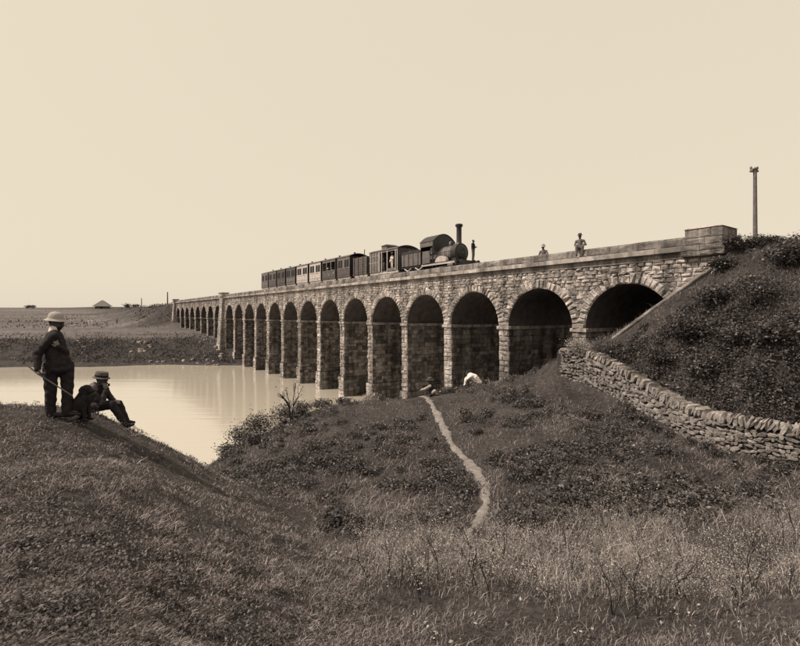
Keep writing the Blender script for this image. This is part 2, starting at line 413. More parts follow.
wm = MB(); wm.add([(-2600, -100, 0), (2600, -100, 0), (2600, 140, 0), (-2600, 140, 0)], [(0, 1, 2, 3)])
wm.build('river_water', M['water'], kind='structure')

# ------------------------------------------------------------------ viaduct
ZS, RAD, HW, WID = 7.56, 2.32, 0.403, 8.5
ZL, ZP, ZF = E + 3.05, E + 3.50, E + 2.50      # ledge top, parapet top, foot of the fascia
CH = 0.42
viaduct = empty('stone_viaduct', (P0[0], P0[1], 0), PHI, 'long stone railway viaduct of many round arches crossing the river', 'viaduct')

def stone_geo(c, nrm, proud, jr, back=0.06, joint=0.012):
    """quad corners c (4x3, CCW from outside) -> a rock-faced block"""
    c = np.array(c, float); nrm = np.array(nrm, float)
    cen = c.mean(0)
    dv = cen - c; ln = np.linalg.norm(dv, axis=1, keepdims=True)
    e = c + dv / ln * joint * 1.4
    back_r = e - nrm * back
    edge = e + nrm * (proud * 0.25) + rng.normal(0, jr * 0.25, (4, 1)) * nrm
    inner = e + dv * 0.30 + nrm * (proud + rng.normal(0, jr, (4, 1))) + rng.normal(0, 0.015, (4, 3))
    mid = cen + nrm * (proud * 1.05 + rng.normal(0, jr)) + rng.normal(0, 0.02, 3)
    V = np.vstack([back_r, edge, inner, mid[None]])
    f = []
    for k in range(4):
        j = (k + 1) % 4
        f += [(k, j, 4 + j, 4 + k), (4 + k, 4 + j, 8 + j, 8 + k), (8 + k, 8 + j, 12)]
    return V, f

class Stones:
    """collects blocks; the ones that show largest become objects, the rest one joined part"""
    def __init__(s, name, m, restname, limit=300): s.items = []; s.name = name; s.m = m; s.rest = restname; s.limit = limit
    def add(s, V, f, dist, parent): s.items.append((dist, V, f, parent, rng.uniform(0.74, 1.2) * (1.12 if s.name == 'voussoir' else 1)))
    def finish(s, restparent, limit=None):
        s.items.sort(key=lambda a: a[0])
        lim = s.limit if limit is None else limit
        for d, V, f, p, t in s.items[:lim]:
            mb = MB(); mb.tv = t; mb.add(V, f); mb.build(s.name, s.m, p)
        rest = s.items[lim:]
        if rest:
            mb = MB()
            for d, V, f, p, t in rest: mb.tv = t; mb.add(V, f)
            mb.build(s.rest, s.m, restparent, kind='stuff')

def cdist(x, y, z):
    p = loc2w(x, y, z); return math.sqrt(p[0] ** 2 + p[1] ** 2 + (p[2] - E) ** 2)

pier_c = {i: i * BAY for i in range(0, 13)}
arches = [((i + 0.5) * BAY, -1) for i in range(-1, 13)]
arches = [a[0] for a in arches]
PIL1 = 13.21 * BAY
far_first = 13.92 * BAY
far_arches = [far_first + k * BAY * 1.012 for k in range(8)]
END = far_arches[-1] + RAD
PIL2 = END + 1.3
allarch = arches + far_arches
S0, S1 = -9.6, PIL2 + 2.0

# core: spandrel walls, soffits
core = MB(); sof = MB()
NS = 28
for ac in allarch:
    ang = [math.pi * k / NS for k in range(NS + 1)]
    pts = [(ac + RAD * math.cos(a), ZS + RAD * math.sin(a)) for a in ang]
    for k in range(NS):
        (xa, za), (xb, zb) = pts[k], pts[k + 1]
        for y, fl in ((-0.03, 0), (-WID + 0.03, 1)):
            q = [(xa, y, za), (xb, y, zb), (xb, y, ZF + 0.02), (xa, y, ZF + 0.02)]
            core.add(q, [(0, 1, 2, 3) if fl else (3, 2, 1, 0)])
        sof.add([(xa, -0.03, za), (xb, -0.03, zb), (xb, -WID + 0.03, zb), (xa, -WID + 0.03, za)], [(0, 1, 2, 3)])
edges = []
xs = sorted(allarch); segs = []
prev = S0
for ac in xs:
    segs.append((prev, ac - RAD)); prev = ac + RAD
segs.append((prev, S1))
for a, b in segs:
    core.box(a, b, -WID + 0.03, -0.03, ZS - 0.05, ZF + 0.02)
core.build('spandrel_wall', M['mortar'], viaduct)
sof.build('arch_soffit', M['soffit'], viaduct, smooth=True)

# voussoirs
RT = 0.52
vs = Stones('voussoir', M['stone'], 'far_voussoirs')
for ac in allarch:
    nv = 29
    for k in range(nv):
        a0 = math.pi * k / nv; a1 = math.pi * (k + 1) / nv
        rt = RT + rng.uniform(-0.09, 0.11)
        r0 = RAD - 0.01
        c = [(ac + r0 * math.cos(a0), 0, ZS + r0 * math.sin(a0)), (ac + r0 * math.cos(a1), 0, ZS + r0 * math.sin(a1)),
             (ac + (RAD + rt) * math.cos(a1), 0, ZS + (RAD + rt) * math.sin(a1)), (ac + (RAD + rt) * math.cos(a0), 0, ZS + (RAD + rt) * math.sin(a0))]
        V, f = stone_geo(c, (0, 1, 0), 0.07 + rng.uniform(0, .06), 0.035, back=0.3)
        m_ = (a0 + a1) / 2
        vs.add(V, f, cdist(ac + RAD * math.cos(m_), 0, ZS + RAD * math.sin(m_)), viaduct)
vs.finish(viaduct)

# spandrel stones in courses
sp = Stones('spandrel_stone', M['stone'], 'far_spandrel_stones')
z = ZS + 0.02
course = []
while z < ZF - 0.12:
    h = rng.uniform(0.17, 0.24); z1 = min(z + h, ZF)
    if ZF - z1 < 0.12: z1 = ZF
    course.append((z, z1)); z = z1
def ext_half(zz):
    d = (RAD + RT - 0.07) ** 2 - (zz - ZS) ** 2
    return math.sqrt(d) if d > 0 else 0.0
for z0, z1 in course:
    # runs between arch rings
    h0, h1 = ext_half(z0), ext_half(z1)
    bounds = []; left = (S0, S0)
    for ac in xs:
        if h0 > 0: 
            bounds.append((left[0], ac - h0, left[1], ac - h1)); left = (ac + h0, ac + h1)
    bounds.append((left[0], S1, left[1], S1))
    for a0, b0, a1, b1 in bounds:
        lo = max(min(a0, a1), S0); hi = min(max(b0, b1), S1)
        if min(b0 - a0, b1 - a1) < 0.02 and max(b0 - a0, b1 - a1) < 0.08: continue
        x = lo; cuts = [lo]
        while x < hi - 0.35:
            x += rng.uniform(0.26, 0.62)
            if x < hi - 0.2: cuts.append(x)
        cuts.append(hi)
        for i in range(len(cuts) - 1):
            p, q = cuts[i], cuts[i + 1]
            b_l = max(p, a0) if i else a0; b_r = min(q, b0) if i < len(cuts) - 2 else b0
            t_l = max(p, a1) if i else a1; t_r = min(q, b1) if i < len(cuts) - 2 else b1
            if b_r - b_l < 0.05: b_l = b_r = (b_l + b_r) / 2; b_r += 0.02
            if t_r - t_l < 0.05: t_l = t_r = (t_l + t_r) / 2; t_r += 0.02
            if abs(b_r - b_l) + abs(t_r - t_l) < 0.1: continue
            c = [(b_r, 0, z0), (b_l, 0, z0), (t_l, 0, z1), (t_r, 0, z1)]
            V, f = stone_geo(c, (0, 1, 0), rng.uniform(0.04, 0.10), 0.026)
            sp.add(V, f, cdist((p + q) / 2, 0, z0), viaduct)
sp.finish(viaduct)

# piers
def pier_courses(z0, z1, h=0.33):
    out = []; z = z0
    while z < z1 - 0.1:
        a = min(z + h * rng.uniform(0.85, 1.15), z1)
        if z1 - a < 0.15: a = z1
        out.append((z, a)); z = a
    return out
pstones = Stones('pier_stone', M['stone_shaded'], 'x')
fstones = Stones('quoin_stone', M['stone'], 'x')
piers = {}
def face_front(xc, hw, y, zc, st, parent, one=False):
    for k, (z0, z1) in enumerate(zc):
        j = rng.uniform(-0.02, 0.05)
        l, r = xc - hw - j, xc + hw + rng.uniform(-0.02, 0.05)
        cuts = [l, r] if (rng.random() < 0.45 and hw < 0.6) else ([l, xc + rng.uniform(-0.25, 0.25) * hw, r] if hw < 0.8 else list(np.linspace(l, r, int(hw * 2 / 0.6) + 1) + np.r_[0, rng.uniform(-.08, .08, int(hw * 2 / 0.6) - 1), 0]))
        for a, b in zip(cuts[:-1], cuts[1:]):
            V, f = stone_geo([(b, y, z0), (a, y, z0), (a, y, z1), (b, y, z1)], (0, 1, 0), rng.uniform(0.04, 0.10), 0.025, back=0.14)
            st.append((cdist(xc, y, z0), V, f, parent, rng.uniform(0.7, 1.3)))
def face_side(x, ya, yb, zc, st, parent):
    for z0, z1 in zc:
        y = ya
        first = True
        while y > yb + 0.05:
            w = rng.uniform(0.35, 0.8) if not first else rng.uniform(0.3, 0.6)
            first = False
            y2 = max(y - w, yb)
            if y2 - yb < 0.3: y2 = yb
            V, f = stone_geo([(x, y, z0), (x, y2, z0), (x, y2, z1), (x, y, z1)][::-1], (-1, 0, 0), rng.uniform(0.01, 0.05), 0.015, back=0.08)
            st.append((cdist(x, y, z0), V, f, parent, rng.uniform(0.5, 1.6)))
            y = y2
allq, alls = [], []
plist = [(i * BAY, HW) for i in range(0, 13)] + [(-BAY, HW)]
far_mid = [(far_arches[k] + far_arches[k + 1]) / 2 for k in range(7)]
plist += [(x, far_arches[1] / 2 - far_arches[0] / 2 - RAD) for x in far_mid]
plist += [((12.5 * BAY + RAD + far_arches[0] - RAD) / 2, (far_arches[0] - RAD - 12.5 * BAY - RAD) / 2), (END + 1.5, 1.5), (-BAY * 1.0 - HW - 1.2, 1.1)]
for n_, (xc, hw) in enumerate(plist):
    zb = -1.5
    mb = MB(); mb.box(xc - hw + 0.02, xc + hw - 0.02, -WID + 0.02, -0.05, zb, ZS - 0.02)
    p = mb.build('pier', M['mortar'], viaduct)
    im = MB(); im.tv = 1.05; im.bevbox(xc - hw - 0.10, xc + hw + 0.10, -WID - 0.08, 0.12, ZS - 0.20, ZS + 0.02, 0.03)
    im.build('impost', M['stone'], p)
    PZ = 1.95
    far = xc > 12.9 * BAY
    if not far:
        pm = MB(); pm.box(xc - hw - 0.10, xc + hw + 0.10, -WID - 0.1, 0.10, zb, PZ); pm.build('plinth', M['mortar'], p)
        zc = pier_courses(PZ, ZS - 0.21)
        face_front(xc, hw, -0.03, zc, allq, p); face_side(xc - hw + 0.0, 0.0, -WID, zc, alls, p)
        zc2 = pier_courses(-0.4, PZ)
        face_front(xc, hw + 0.10, 0.10, zc2, allq, p); face_side(xc - hw - 0.12, 0.08, -WID - 0.1, zc2, alls, p)
    else:
        zc = pier_courses(1.0, ZS - 0.21)
        face_front(xc, hw, -0.03, zc, allq, p); face_side(xc - hw + 0.0, 0.0, -WID, zc, alls, p)
for lst, nm, m_, rest in ((allq, 'quoin_stone', M['stone'], 'pier_front_stones'), (alls, 'pier_stone', M['stone_shaded'], 'pier_side_stones')):
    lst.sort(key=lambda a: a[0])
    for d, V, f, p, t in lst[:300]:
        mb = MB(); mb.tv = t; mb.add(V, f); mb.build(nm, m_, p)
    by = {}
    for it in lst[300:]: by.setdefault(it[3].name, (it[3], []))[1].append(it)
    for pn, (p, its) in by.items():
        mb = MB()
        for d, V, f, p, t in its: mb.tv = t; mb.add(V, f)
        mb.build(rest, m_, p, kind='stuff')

# big battered pilasters with caps
for xc, zb in ((PIL1, -1.2), (PIL2, 2.5)):
    hw = 0.85
    mb = MB(); mb.hexa([(xc - hw - .25, -0.3, zb), (xc - hw - .25, 1.15, zb), (xc + hw + .25, 1.15, zb), (xc + hw + .25, -0.3, zb)][::-1] +
                       [(xc - hw, -0.3, ZL), (xc - hw, 0.42, ZL), (xc + hw, 0.42, ZL), (xc + hw, -0.3, ZL)][::-1])
    p = mb.build('pilaster', M['mortar'], viaduct)
    st = MB()
    zc = pier_courses(max(zb, -0.4), ZL - 0.03, 0.42)
    for z0, z1 in zc:
        def yy(zv): return 1.15 + (0.42 - 1.15) * (zv - zb) / (ZL - zb) + 0.01
        def ww(zv): return hw + 0.25 * (1 - (zv - zb) / (ZL - zb))
        xm = xc + rng.uniform(-0.3, 0.3)
        for a0, b0, a1, b1 in ((xc - ww(z0), xm, xc - ww(z1), xm), (xm, xc + ww(z0), xm, xc + ww(z1))):
            st.tv = rng.uniform(.85, 1.4)
            V, f = stone_geo([(b0, yy(z0), z0), (a0, yy(z0), z0), (a1, yy(z1), z1), (b1, yy(z1), z1)], (0, 1, 0.0), 0.06, 0.02); st.add(V, f)
        st.tv = rng.uniform(.8, 1.2)
        V, f = stone_geo([(xc - ww(z0), -0.05, z0), (xc - ww(z0), yy(z0), z0), (xc - ww(z1), yy(z1), z1), (xc - ww(z1), -0.05, z1)][::-1], (-1, 0, 0), 0.05, 0.02); st.add(V, f)
    st.build('pilaster_stones', M['stone'], p, kind='stuff')
    cp_ = MB(); cp_.bevbox(xc - 1.0, xc + 1.0, -0.62, 0.62, ZL + 0.02, ZP + 0.18, 0.03); cp_.bevbox(xc - 1.12, xc + 1.12, -0.72, 0.72, ZP + 0.2, ZP + 0.36, 0.04)
    cp_.build('pilaster_cap', M['dressed'], p)

# fascia, cornice ledge and parapet: one block after the other
PS = -5.42                                    # where the end pillar stands
def blocks(name, x0, x1, L, y0, y1, z0, z1, m_, lim, rough=0.0, parent=viaduct):
    x = x0; its = []
    while x < x1 - 0.2:
        a = min(x + L * rng.uniform(0.85, 1.15), x1)
        if x1 - a < 0.5: a = x1
        mb = MB(); mb.tv = rng.uniform(0.8, 1.15)
        dz = rng.uniform(-0.006, 0.006); dy = rng.uniform(-0.008, 0.008)
        mb.bevbox(x + 0.006, a - 0.006, y0, y1 + dy - (0.03 if rough else 0), z0, z1 + dz, 0.016)
        if rough:
            V, f = stone_geo([(a - 0.03, y1 - 0.03, z0 + 0.03), (x + 0.03, y1 - 0.03, z0 + 0.03), (x + 0.03, y1 - 0.03, z1 - 0.035), (a - 0.03, y1 - 0.03, z1 - 0.035)], (0, 1, 0), rough, 0.012, back=0.01, joint=0.0)
            mb.add(V, f)
        its.append(((x + a) / 2, mb)); x = a
    for k, (xm, mb) in enumerate(its[:lim]): mb.build(name, m_, parent)
    if len(its) > lim:
        j = MB()
        for xm, mb in its[lim:]: j.add(mb.V, mb.Fc); j.t[-len(mb.V):] = mb.t
        j.build('far_' + name + 's', m_, parent, kind='stuff')
blocks('fascia_block', PS - 1.5, PIL2 + 2, 1.5, -0.4, 0.10, ZF, ZL - 0.25, M['parapet'], 60)
blocks('cornice_block', PS, PIL2 + 2, 1.35, -0.75, 0.30, ZL - 0.245, ZL, M['dressed'], 60)
blocks('parapet_block', PS, PIL2 + 2, 1.25, -0.42, 0.0, ZL + 0.003, ZP, M['parapet'], 60, rough=0.05)
blocks('rear_parapet_block', PS, PIL2 + 2, 2.6, -WID, -WID + 0.42, ZL + 0.003, ZP, M['dressed'], 40)
dk = MB(); dk.box(S0, S1, -WID + 0.45, -0.45, ZF + 0.03, ZL - 0.26); dk.build('deck', M['mortar'], viaduct)
bl = MB(); bl.box(S0, S1, -WID + 0.5, -0.8, ZL - 0.26, ZL - 0.12); bl.build('ballast_bed', M['ballast'], viaduct)
rc = MB(); rc.box(S0, S1, -WID - 0.3, -WID + 0.42, ZF, ZL); rc.build('rear_cornice', M['dressed'], viaduct)

# end pillar
pc = MB(); pc.box(PS - 1.62, PS - 0.02, -1.38, 0.26, ZF + 0.02, ZL - 0.02); pc.box(PS - 1.50, PS - 0.13, -1.28, 0.16, ZL - 0.02, ZP + 0.27)
pil = pc.build('end_pillar', M['mortar'], viaduct)
def pblocks(x0, x1, y0, y1, z0, z1, nx, name='pillar_block'):
    w = (x1 - x0) / nx; off = rng.uniform(-0.15, 0.15) * w
    cuts = [x0] + [x0 + w * k + off for k in range(1, nx)] + [x1]
    for k in range(nx):
        mb = MB(); mb.tv = rng.uniform(0.85, 1.1)
        mb.bevbox(cuts[k] + 0.008, cuts[k + 1] - 0.008, y0, y1, z0 + 0.006, z1 - 0.006, 0.018)
        V, f = stone_geo([(cuts[k + 1] - .04, y1, z0 + .04), (cuts[k] + .04, y1, z0 + .04), (cuts[k] + .04, y1, z1 - .04), (cuts[k + 1] - .04, y1, z1 - .04)], (0, 1, 0), 0.02, 0.006, back=0.01, joint=0)
        mb.add(V, f)
        mb.build(name, M['parapet'], pil)
pblocks(PS - 1.68, PS + 0.06, -1.42, 0.34, ZF + 0.04, ZF + 0.27, 3)
pblocks(PS - 1.68, PS + 0.06, -1.42, 0.34, ZF + 0.27, ZL - 0.02, 2)
pblocks(PS - 1.56, PS - 0.07, -1.34, 0.22, ZL - 0.02, ZL + 0.30, 2)
pblocks(PS - 1.56, PS - 0.07, -1.34, 0.22, ZL + 0.30, ZP + 0.26, 3)
cap = MB(); x0, x1, y0, y1 = PS - 1.60, PS - 0.03, -1.38, 0.26
cap.hexa([(x0, y0, ZP + .26), (x1, y0, ZP + .26), (x1, y1, ZP + .26), (x0, y1, ZP + .26), (x0 + .3, y0 + .3, ZP + .40), (x1 - .3, y0 + .3, ZP + .40), (x1 - .3, y1 - .3, ZP + .40), (x0 + .3, y1 - .3, ZP + .40)])
cap.tv = 1.2; cap.build('pillar_capstone', M['dressed'], pil)

# track
trk = empty('railway_track', (P0[0], P0[1], 0), PHI, 'iron railway track laid along the top of the viaduct under the train', 'railway track')
ZR = ZP - 0.40; TC = -3.3
for dy in (-0.84, 0.84):
    mb = MB(); mb.box(S0 - 20, S1 + 60, TC + dy - 0.035, TC + dy + 0.035, ZR - 0.14, ZR); mb.build('rail', M['steel'], trk)
sm = MB()
for k in range(150):
    x = S0 + k * 0.9
    sm.box(x - .12, x + .12, TC - 1.3, TC + 1.3, ZR - 0.26, ZR - 0.145)
sm.build('sleepers', M['pole'], trk, kind='stuff')

# ------------------------------------------------------------------ wing wall
wpts = [at(*w) for w in WING]
wing = empty('wing_wall', tuple(wpts[-1]), 0, 'sloping stone wing wall with thin pale coping below the end pillar', 'wall')
o0 = wpts[-1]
wb = MB()
a, b = wpts[0] - o0, wpts[-1] - o0
dirv = (b - a); dirv[2] = 0; dirv /= np.linalg.norm(dirv); perp = np.array([-dirv[1], dirv[0], 0]); perp *= np.sign(perp[1])
def wq(p, off, dz): return p + perp * off + np.array([0, 0, dz])
wb.hexa([wq(a, 0, -5), wq(b, 0, -2.5), wq(b, .4, -2.5), wq(a, .4, -5), wq(a, 0, -.09), wq(b, 0, -.09), wq(b, .4, -.09), wq(a, .4, -.09)])
wb.build('wall_body', M['stone_shaded'], wing)
ncp = 9
for k in range(ncp):
    p, q = a + (b - a) * (k / ncp + .003), a + (b - a) * ((k + 1) / ncp - .003)
    mb = MB(); mb.tv = rng.uniform(.8, 1.1)
    dzc = rng.uniform(-.02, .015); p = p + np.array([0, 0, dzc]); q = q + np.array([0, 0, dzc])
    mb.hexa([wq(p, -.03, -.085), wq(q, -.03, -.085), wq(q, .42, -.085), wq(p, .42, -.085), wq(p, -.03, -.02), wq(q, -.03, -.02), wq(q, .42, -.02), wq(p, .42, -.02)])
    mb.build('coping_stone', M['parapet'], wing)

# ------------------------------------------------------------------ dry stone wall
wt = np.array([at(px, pt, Y) for px, pt, pb, Y in WALL]); wbm = np.array([at(px, pb, Y) for px, pt, pb, Y in WALL])
sl_ = np.r_[0, np.cumsum(np.hypot(*(np.diff(wt[:, :2], axis=0).T)))]
def wall_at(u):
    return np.array([np.interp(u, sl_, wt[:, k]) for k in range(3)]), np.interp(u, sl_, wbm[:, 2])
dsw = empty('dry_stone_wall', tuple(wt[0]), 0, 'rough dry stone field wall with upright coping stones below the embankment', 'wall')
d0 = wt[0].copy()
def wframe(u):
    p, zb = wall_at(u); q, _ = wall_at(min(u + 0.05, sl_[-1])); q0, _ = wall_at(max(u - 0.05, 0))
    t = q - q0; t[2] = 0; t /= np.linalg.norm(t); n = np.array([-t[1], t[0], 0])
    if n[1] > 0: n = -n
    return p - d0, zb - d0[2], t, n
TH = 0.5; CPH = 0.24
cm = MB(); US = np.linspace(0, sl_[-1], 60); prev = None
for k in range(len(US) - 1):
    A = wframe(US[k]); B = wframe(US[k + 1]); c = []
    for (p, zb, t, n), zz in ((A, 0), (B, 0), (B, 0), (A, 0)): pass
    def cr(Fm, off, top): 
        v = Fm[0] + Fm[3] * (-off); v = v.copy(); v[2] = (Fm[0][2] - CPH) if top else Fm[1] - 0.6; return v
    cm.hexa([cr(A, 0.04, 0), cr(B, 0.04, 0), cr(B, TH, 0), cr(A, TH, 0), cr(A, 0.04, 1), cr(B, 0.04, 1), cr(B, TH, 1), cr(A, TH, 1)])
cm.build('wall_core', M['mortar'], dsw)
def rough_block(mb, c, ux, uy, uz, jit=0.12):
    sgn = [(-1, -1, -1), (1, -1, -1), (1, 1, -1), (-1, 1, -1), (-1, -1, 1), (1, -1, 1), (1, 1, 1), (-1, 1, 1)]
    ins = 0.72
    # each corner is cut: three small offsets -> simple 24 vertex chamfer via two rings per axis is heavy; use 3 rings of 6
    vs = []
    n = 5 if rng.random() < .5 else 6
    ph_ = rng.uniform(0, 1)
    for zz, rr in ((-1, .8), (-.6, 1.0), (.72, .98), (1, .78)):
        for k in range(n):
            a = 2 * math.pi * (k + ph_) / n
            ca, sa = math.cos(a), math.sin(a); m_ = max(abs(ca), abs(sa)) ** 0.75
            x = ca / m_ * rr; y = sa / m_ * rr
            x *= 1 + rng.normal(0, jit); y *= 1 + rng.normal(0, jit); z_ = zz + rng.normal(0, jit * .5)
            vs.append(c + ux * x + uy * y + uz * z_)
    fs = [tuple(range(n - 1, -1, -1)), tuple(3 * n + k for k in range(n))]
    for i in range(3):
        for k in range(n): fs.append((i * n + k, i * n + (k + 1) % n, (i + 1) * n + (k + 1) % n, (i + 1) * n + k))
    mb.add(vs, fs)
ups = np.array([0, 0, 1.0])
items = []
hrow = 0.10
for row in range(15):
    u = rng.uniform(0, .2)
    while u < sl_[-1] - 0.1:
        w = rng.uniform(0.09, 0.25) * (1.5 if rng.random() < .1 else 1); hh = hrow * rng.uniform(0.7, 1.35)
        p, zb, t, n = wframe(u + w / 2)
        zz = p[2] - CPH - hrow * (row + 0.5) + 0.03 * math.sin(u * 3 + row) + rng.normal(0, .022)
        if zz > zb - 0.15:
            sl2 = wframe(min(u + w, sl_[-1]))[0][2] - wframe(u)[0][2]
            tt = t * (w * 0.53); tt[2] = sl2 * 0.5 * 0.8
            mb = MB(); mb.tv = rng.uniform(0.6, 1.35)
            c = p - n * 0.07 + n * rng.uniform(-0.02, 0.05); c[2] = zz
            tl_ = rng.normal(0, .22); e1 = tt + ups * np.linalg.norm(tt) * tl_; e2 = ups * hh * .56 - t * hh * .5 * tl_
            rough_block(mb, c, e1, e2, n * 0.12, .15)
            wp = c + d0
            items.append((np.linalg.norm(wp - np.array([0, 0, E])) + (50 if wp[0] / wp[1] > 0.88 else 0), mb))
        u += w
items.sort(key=lambda a: a[0])
for d, mb in items[:300]: mb.build('stone', M['drystone'], dsw)
jn = MB()
for d, mb in items[300:]: jn.add(mb.V, mb.Fc); jn.t[-len(mb.V):] = mb.t
jn.build('smaller_stones', M['drystone'], dsw, kind='stuff')
u = 1.35
while u < sl_[-1] - 0.1:
    w = rng.uniform(0.055, 0.15)
    p, zb, t, n = wframe(u + w / 2)
    mb = MB(); mb.tv = rng.uniform(0.95, 1.6)
    slope = (wframe(min(u + .3, sl_[-1]))[0][2] - p[2]) / .3
    lean = rng.normal(0.30, 0.3)
    c = p - n * (TH / 2 - 0.05) + np.array([0, 0, -CPH / 2 + 0.02 + rng.uniform(-.02, .03)])
    up = ups * 1.0 + t * lean; up /= np.linalg.norm(up)
    tt = np.cross(up, n); tt *= np.sign(np.dot(tt, t)); 
    rough_block(mb, c, tt * w * .55, up * (CPH / 2 + .05), n * (TH / 2 + rng.uniform(-.05, .07)), 0.13)
    mb.build('coping_stone', M['drystone'], dsw)
    u += w
# tumbled stones on the overgrown stretch at the broken end
for k in range(14):
    u = rng.uniform(0.05, 1.5); p, zb, t, n = wframe(u)
    mb = MB(); mb.tv = rng.uniform(.9, 1.4)
    c = p - n * rng.uniform(0.05, .4); c[2] = p[2] - CPH + rng.uniform(0.0, .12)
    ax = t * math.cos(k) + ups * 0.5 * math.sin(k)
    rough_block(mb, c, ax * rng.uniform(.08, .16), np.cross(n, ax) * rng.uniform(.05, .1), n * .14, .12)
    mb.build('stone', M['drystone'], dsw)

# ------------------------------------------------------------------ train
def arc_roof(mb, x0, x1, hw, z0, rise, th=0.05, n=10, over=0.06):
    top, bot = [], []
    for k in range(n + 1):
        t = -1 + 2 * k / n
        y = t * (hw + over); z = z0 + rise * (1 - t * t)
        top.append((y, z + th)); bot.append((y, z))
    ring = top + bot[::-1]; m_ = len(ring)
    vs = [(x0 - over, y, z) for y, z in ring] + [(x1 + over, y, z) for y, z in ring]
    fs = [tuple(range(m_)), tuple(m_ + m_ - 1 - k for k in range(m_))]
    fs += [(k, m_ + k, m_ + (k + 1) % m_, (k + 1) % m_) for k in range(m_)]
    mb.add(vs, fs)
def wheel(parent, x, y, r, m_=None, spokes=8):
    mb = MB(); mb.lathe([(r - .09, -.06), (r, -.06), (r, .06), (r - .09, .06), (r - .09, -.06)], 20, (x, y, r), 'y')
    w = mb.build('wheel', M['iron'], parent)
    sp_ = MB(); sp_.lathe([(0.09, -.08), (.09, .08)], 10, (x, y, r), 'y')
    for k in range(spokes):
        a = 2 * math.pi * k / spokes
        sp_.tube([(x, y, r), (x + (r - .07) * math.cos(a), y, r + (r - .07) * math.sin(a))], .025, 5)
    sp_.build('spokes', M['iron'], w)
def buffer_pair(parent, xe, sgn, z=1.05, hw=0.87):
    for y in (-hw, hw):
        mb = MB(); mb.lathe([(0.08, 0), (0.08, .3 * sgn), (.19, .33 * sgn), (.19, .38 * sgn)] if sgn > 0 else [(.19, .38 * sgn), (.19, .33 * sgn), (0.08, .3 * sgn), (0.08, 0)], 12, (xe, y, z), 'x')
        mb.build('buffer', M['iron'], parent)
def underframe(root, l, pale=True):
    h = l / 2
    mb = MB(); mb.box(-h, h, -1.0, 1.0, .9, 1.0); mb.tv = 1
    mb.build('underframe', M['iron'], root)
    for y in (-1.08, 1.08):
        mb = MB(); mb.box(-h, h, y - .05, y + .05, .78, 1.02); mb.build('solebar', M['coachpale'] if pale else M['iron2'], root)
    for x in (-h * .56, h * .56):
        for y in (-.8, .8): wheel(root, x, y, .46)
        for y in (-1.08, 1.08):
            mb = MB(); mb.box(x - .16, x + .16, y - .1, y + .1, .36, .62); mb.tube([(x - .42, y, .8), (x, y, .66), (x + .42, y, .8)], .05, 6); mb.build('axle_box', M['coachpale'] if pale else M['iron2'], root)
    buffer_pair(root, -h, -1); buffer_pair(root, h, 1)
def coach(sl, sr, label, body, upper, style, zt=3.10, rise=0.34, group='coaches in the train'):
    l = sl - sr; h = l / 2; sm_ = (sl + sr) / 2
    root = empty('railway_coach', tuple(loc2w(sm_, TC, ZR)), PHI, label, 'railway coach', group)
    underframe(root, l)
    HWc = 1.2
    zb, zw = 1.0, 1.95            # floor, waist
    mb = MB()
    mb.box(-h, h, -HWc + .06, HWc - .06, zb, zb + .06)
    mb.box(-h, -h + .06, -HWc, HWc, zb, zt + .1); mb.box(h - .06, h, -HWc, HWc, zb, zt + .1)
    if style != 'open': mb.box(-.02, .02, -HWc + .08, HWc - .08, zb, zt + .1)
    mb.build('body_shell', M['coachdark'] if style != 'open' else M['coach'], root)
    for sy in (-1, 1):
        y0, y1 = (HWc - .05, HWc) if sy > 0 else (-HWc, -HWc + .05)
        lp = MB(); lp.box(-h, h, y0, y1, zb - .04, zw); lw = lp.build('lower_panel', body, root)
        bd = MB()
        ny = y1 if sy > 0 else y0 - .02
        for x in np.linspace(-h + .03, h - .03, 5): bd.box(x - .03, x + .03, ny, ny + .02, zb, zw)
        bd.box(-h, h, ny, ny + .03, zw - .04, zw + .03); bd.box(-h, h, ny, ny + .025, zb + .32, zb + .36)
        bd.build('beading', upper, lw)
        up = MB(); up.box(-h, h, y0, y1, zt - .16, zt + .08)
        nwin = 2 if style != 'open' else 3
        edges_ = np.linspace(-h, h, nwin + 1); pw_ = .16 if style != 'open' else .07
        for k, x in enumerate(edges_):
            up.box(max(x - pw_, -h), min(x + pw_, h), y0 + .002, y1 - .002, zw, zt - .16)
        up.build('upper_frame', upper, root)
        if style != 'open':
            for k in range(nwin):
                x0, x1 = edges_[k] + pw_ + .02, edges_[k + 1] - pw_ - .02
                wn_ = MB(); wn_.box(x0, x1, (y0 + y1) / 2 - .012, (y0 + y1) / 2 + .012, zw + .04, zt - .18)
                wd = wn_.build('window', M['coachdark'], root)
                fr = MB()
                for (a, b, c, d) in ((x0, x0 + .05, zw + .04, zt - .18), (x1 - .05, x1, zw + .04, zt - .18), (x0, x1, zw + .03, zw + .09), (x0, x1, zt - .23, zt - .17), ((x0 + x1) / 2 - .03, (x0 + x1) / 2 + .03, zw, zt - .2)):
                    fr.box(a, b, y0 + .01, y1 - .004, c, d)
                fr.build('window_frame', upper, wd)
        for k in range(nwin):
            xm = (edges_[k] + edges_[k + 1]) / 2
            dh = MB(); dh.tube([(xm + .2, ny, zw - .12), (xm + .32, ny + .02, zw - .12)], .018, 6); dh.build('door_handle', M['brass'], root)
    rf = MB(); arc_roof(rf, -h, h, HWc, zt + .08, rise); rf.build('roof', M['roof'], root)
    vt = MB(); vt.lathe([(.09, 0), (.09, .14), (.14, .15), (.14, .2), (.05, .24)], 10, (-h * .3, 0, zt + .08 + rise + .03)); vt.build('roof_ventilator', M['iron'], root)
    sb = MB(); sb.box(-h * .8, h * .8, HWc + .02, HWc + .25, .52, .56); sb.build('step_board', M['coach'], root)
    return root
coach(57.85, 54.95, 'last brown coach of the train, at its tail end', M['coach2'], M['coach2'], 'win')
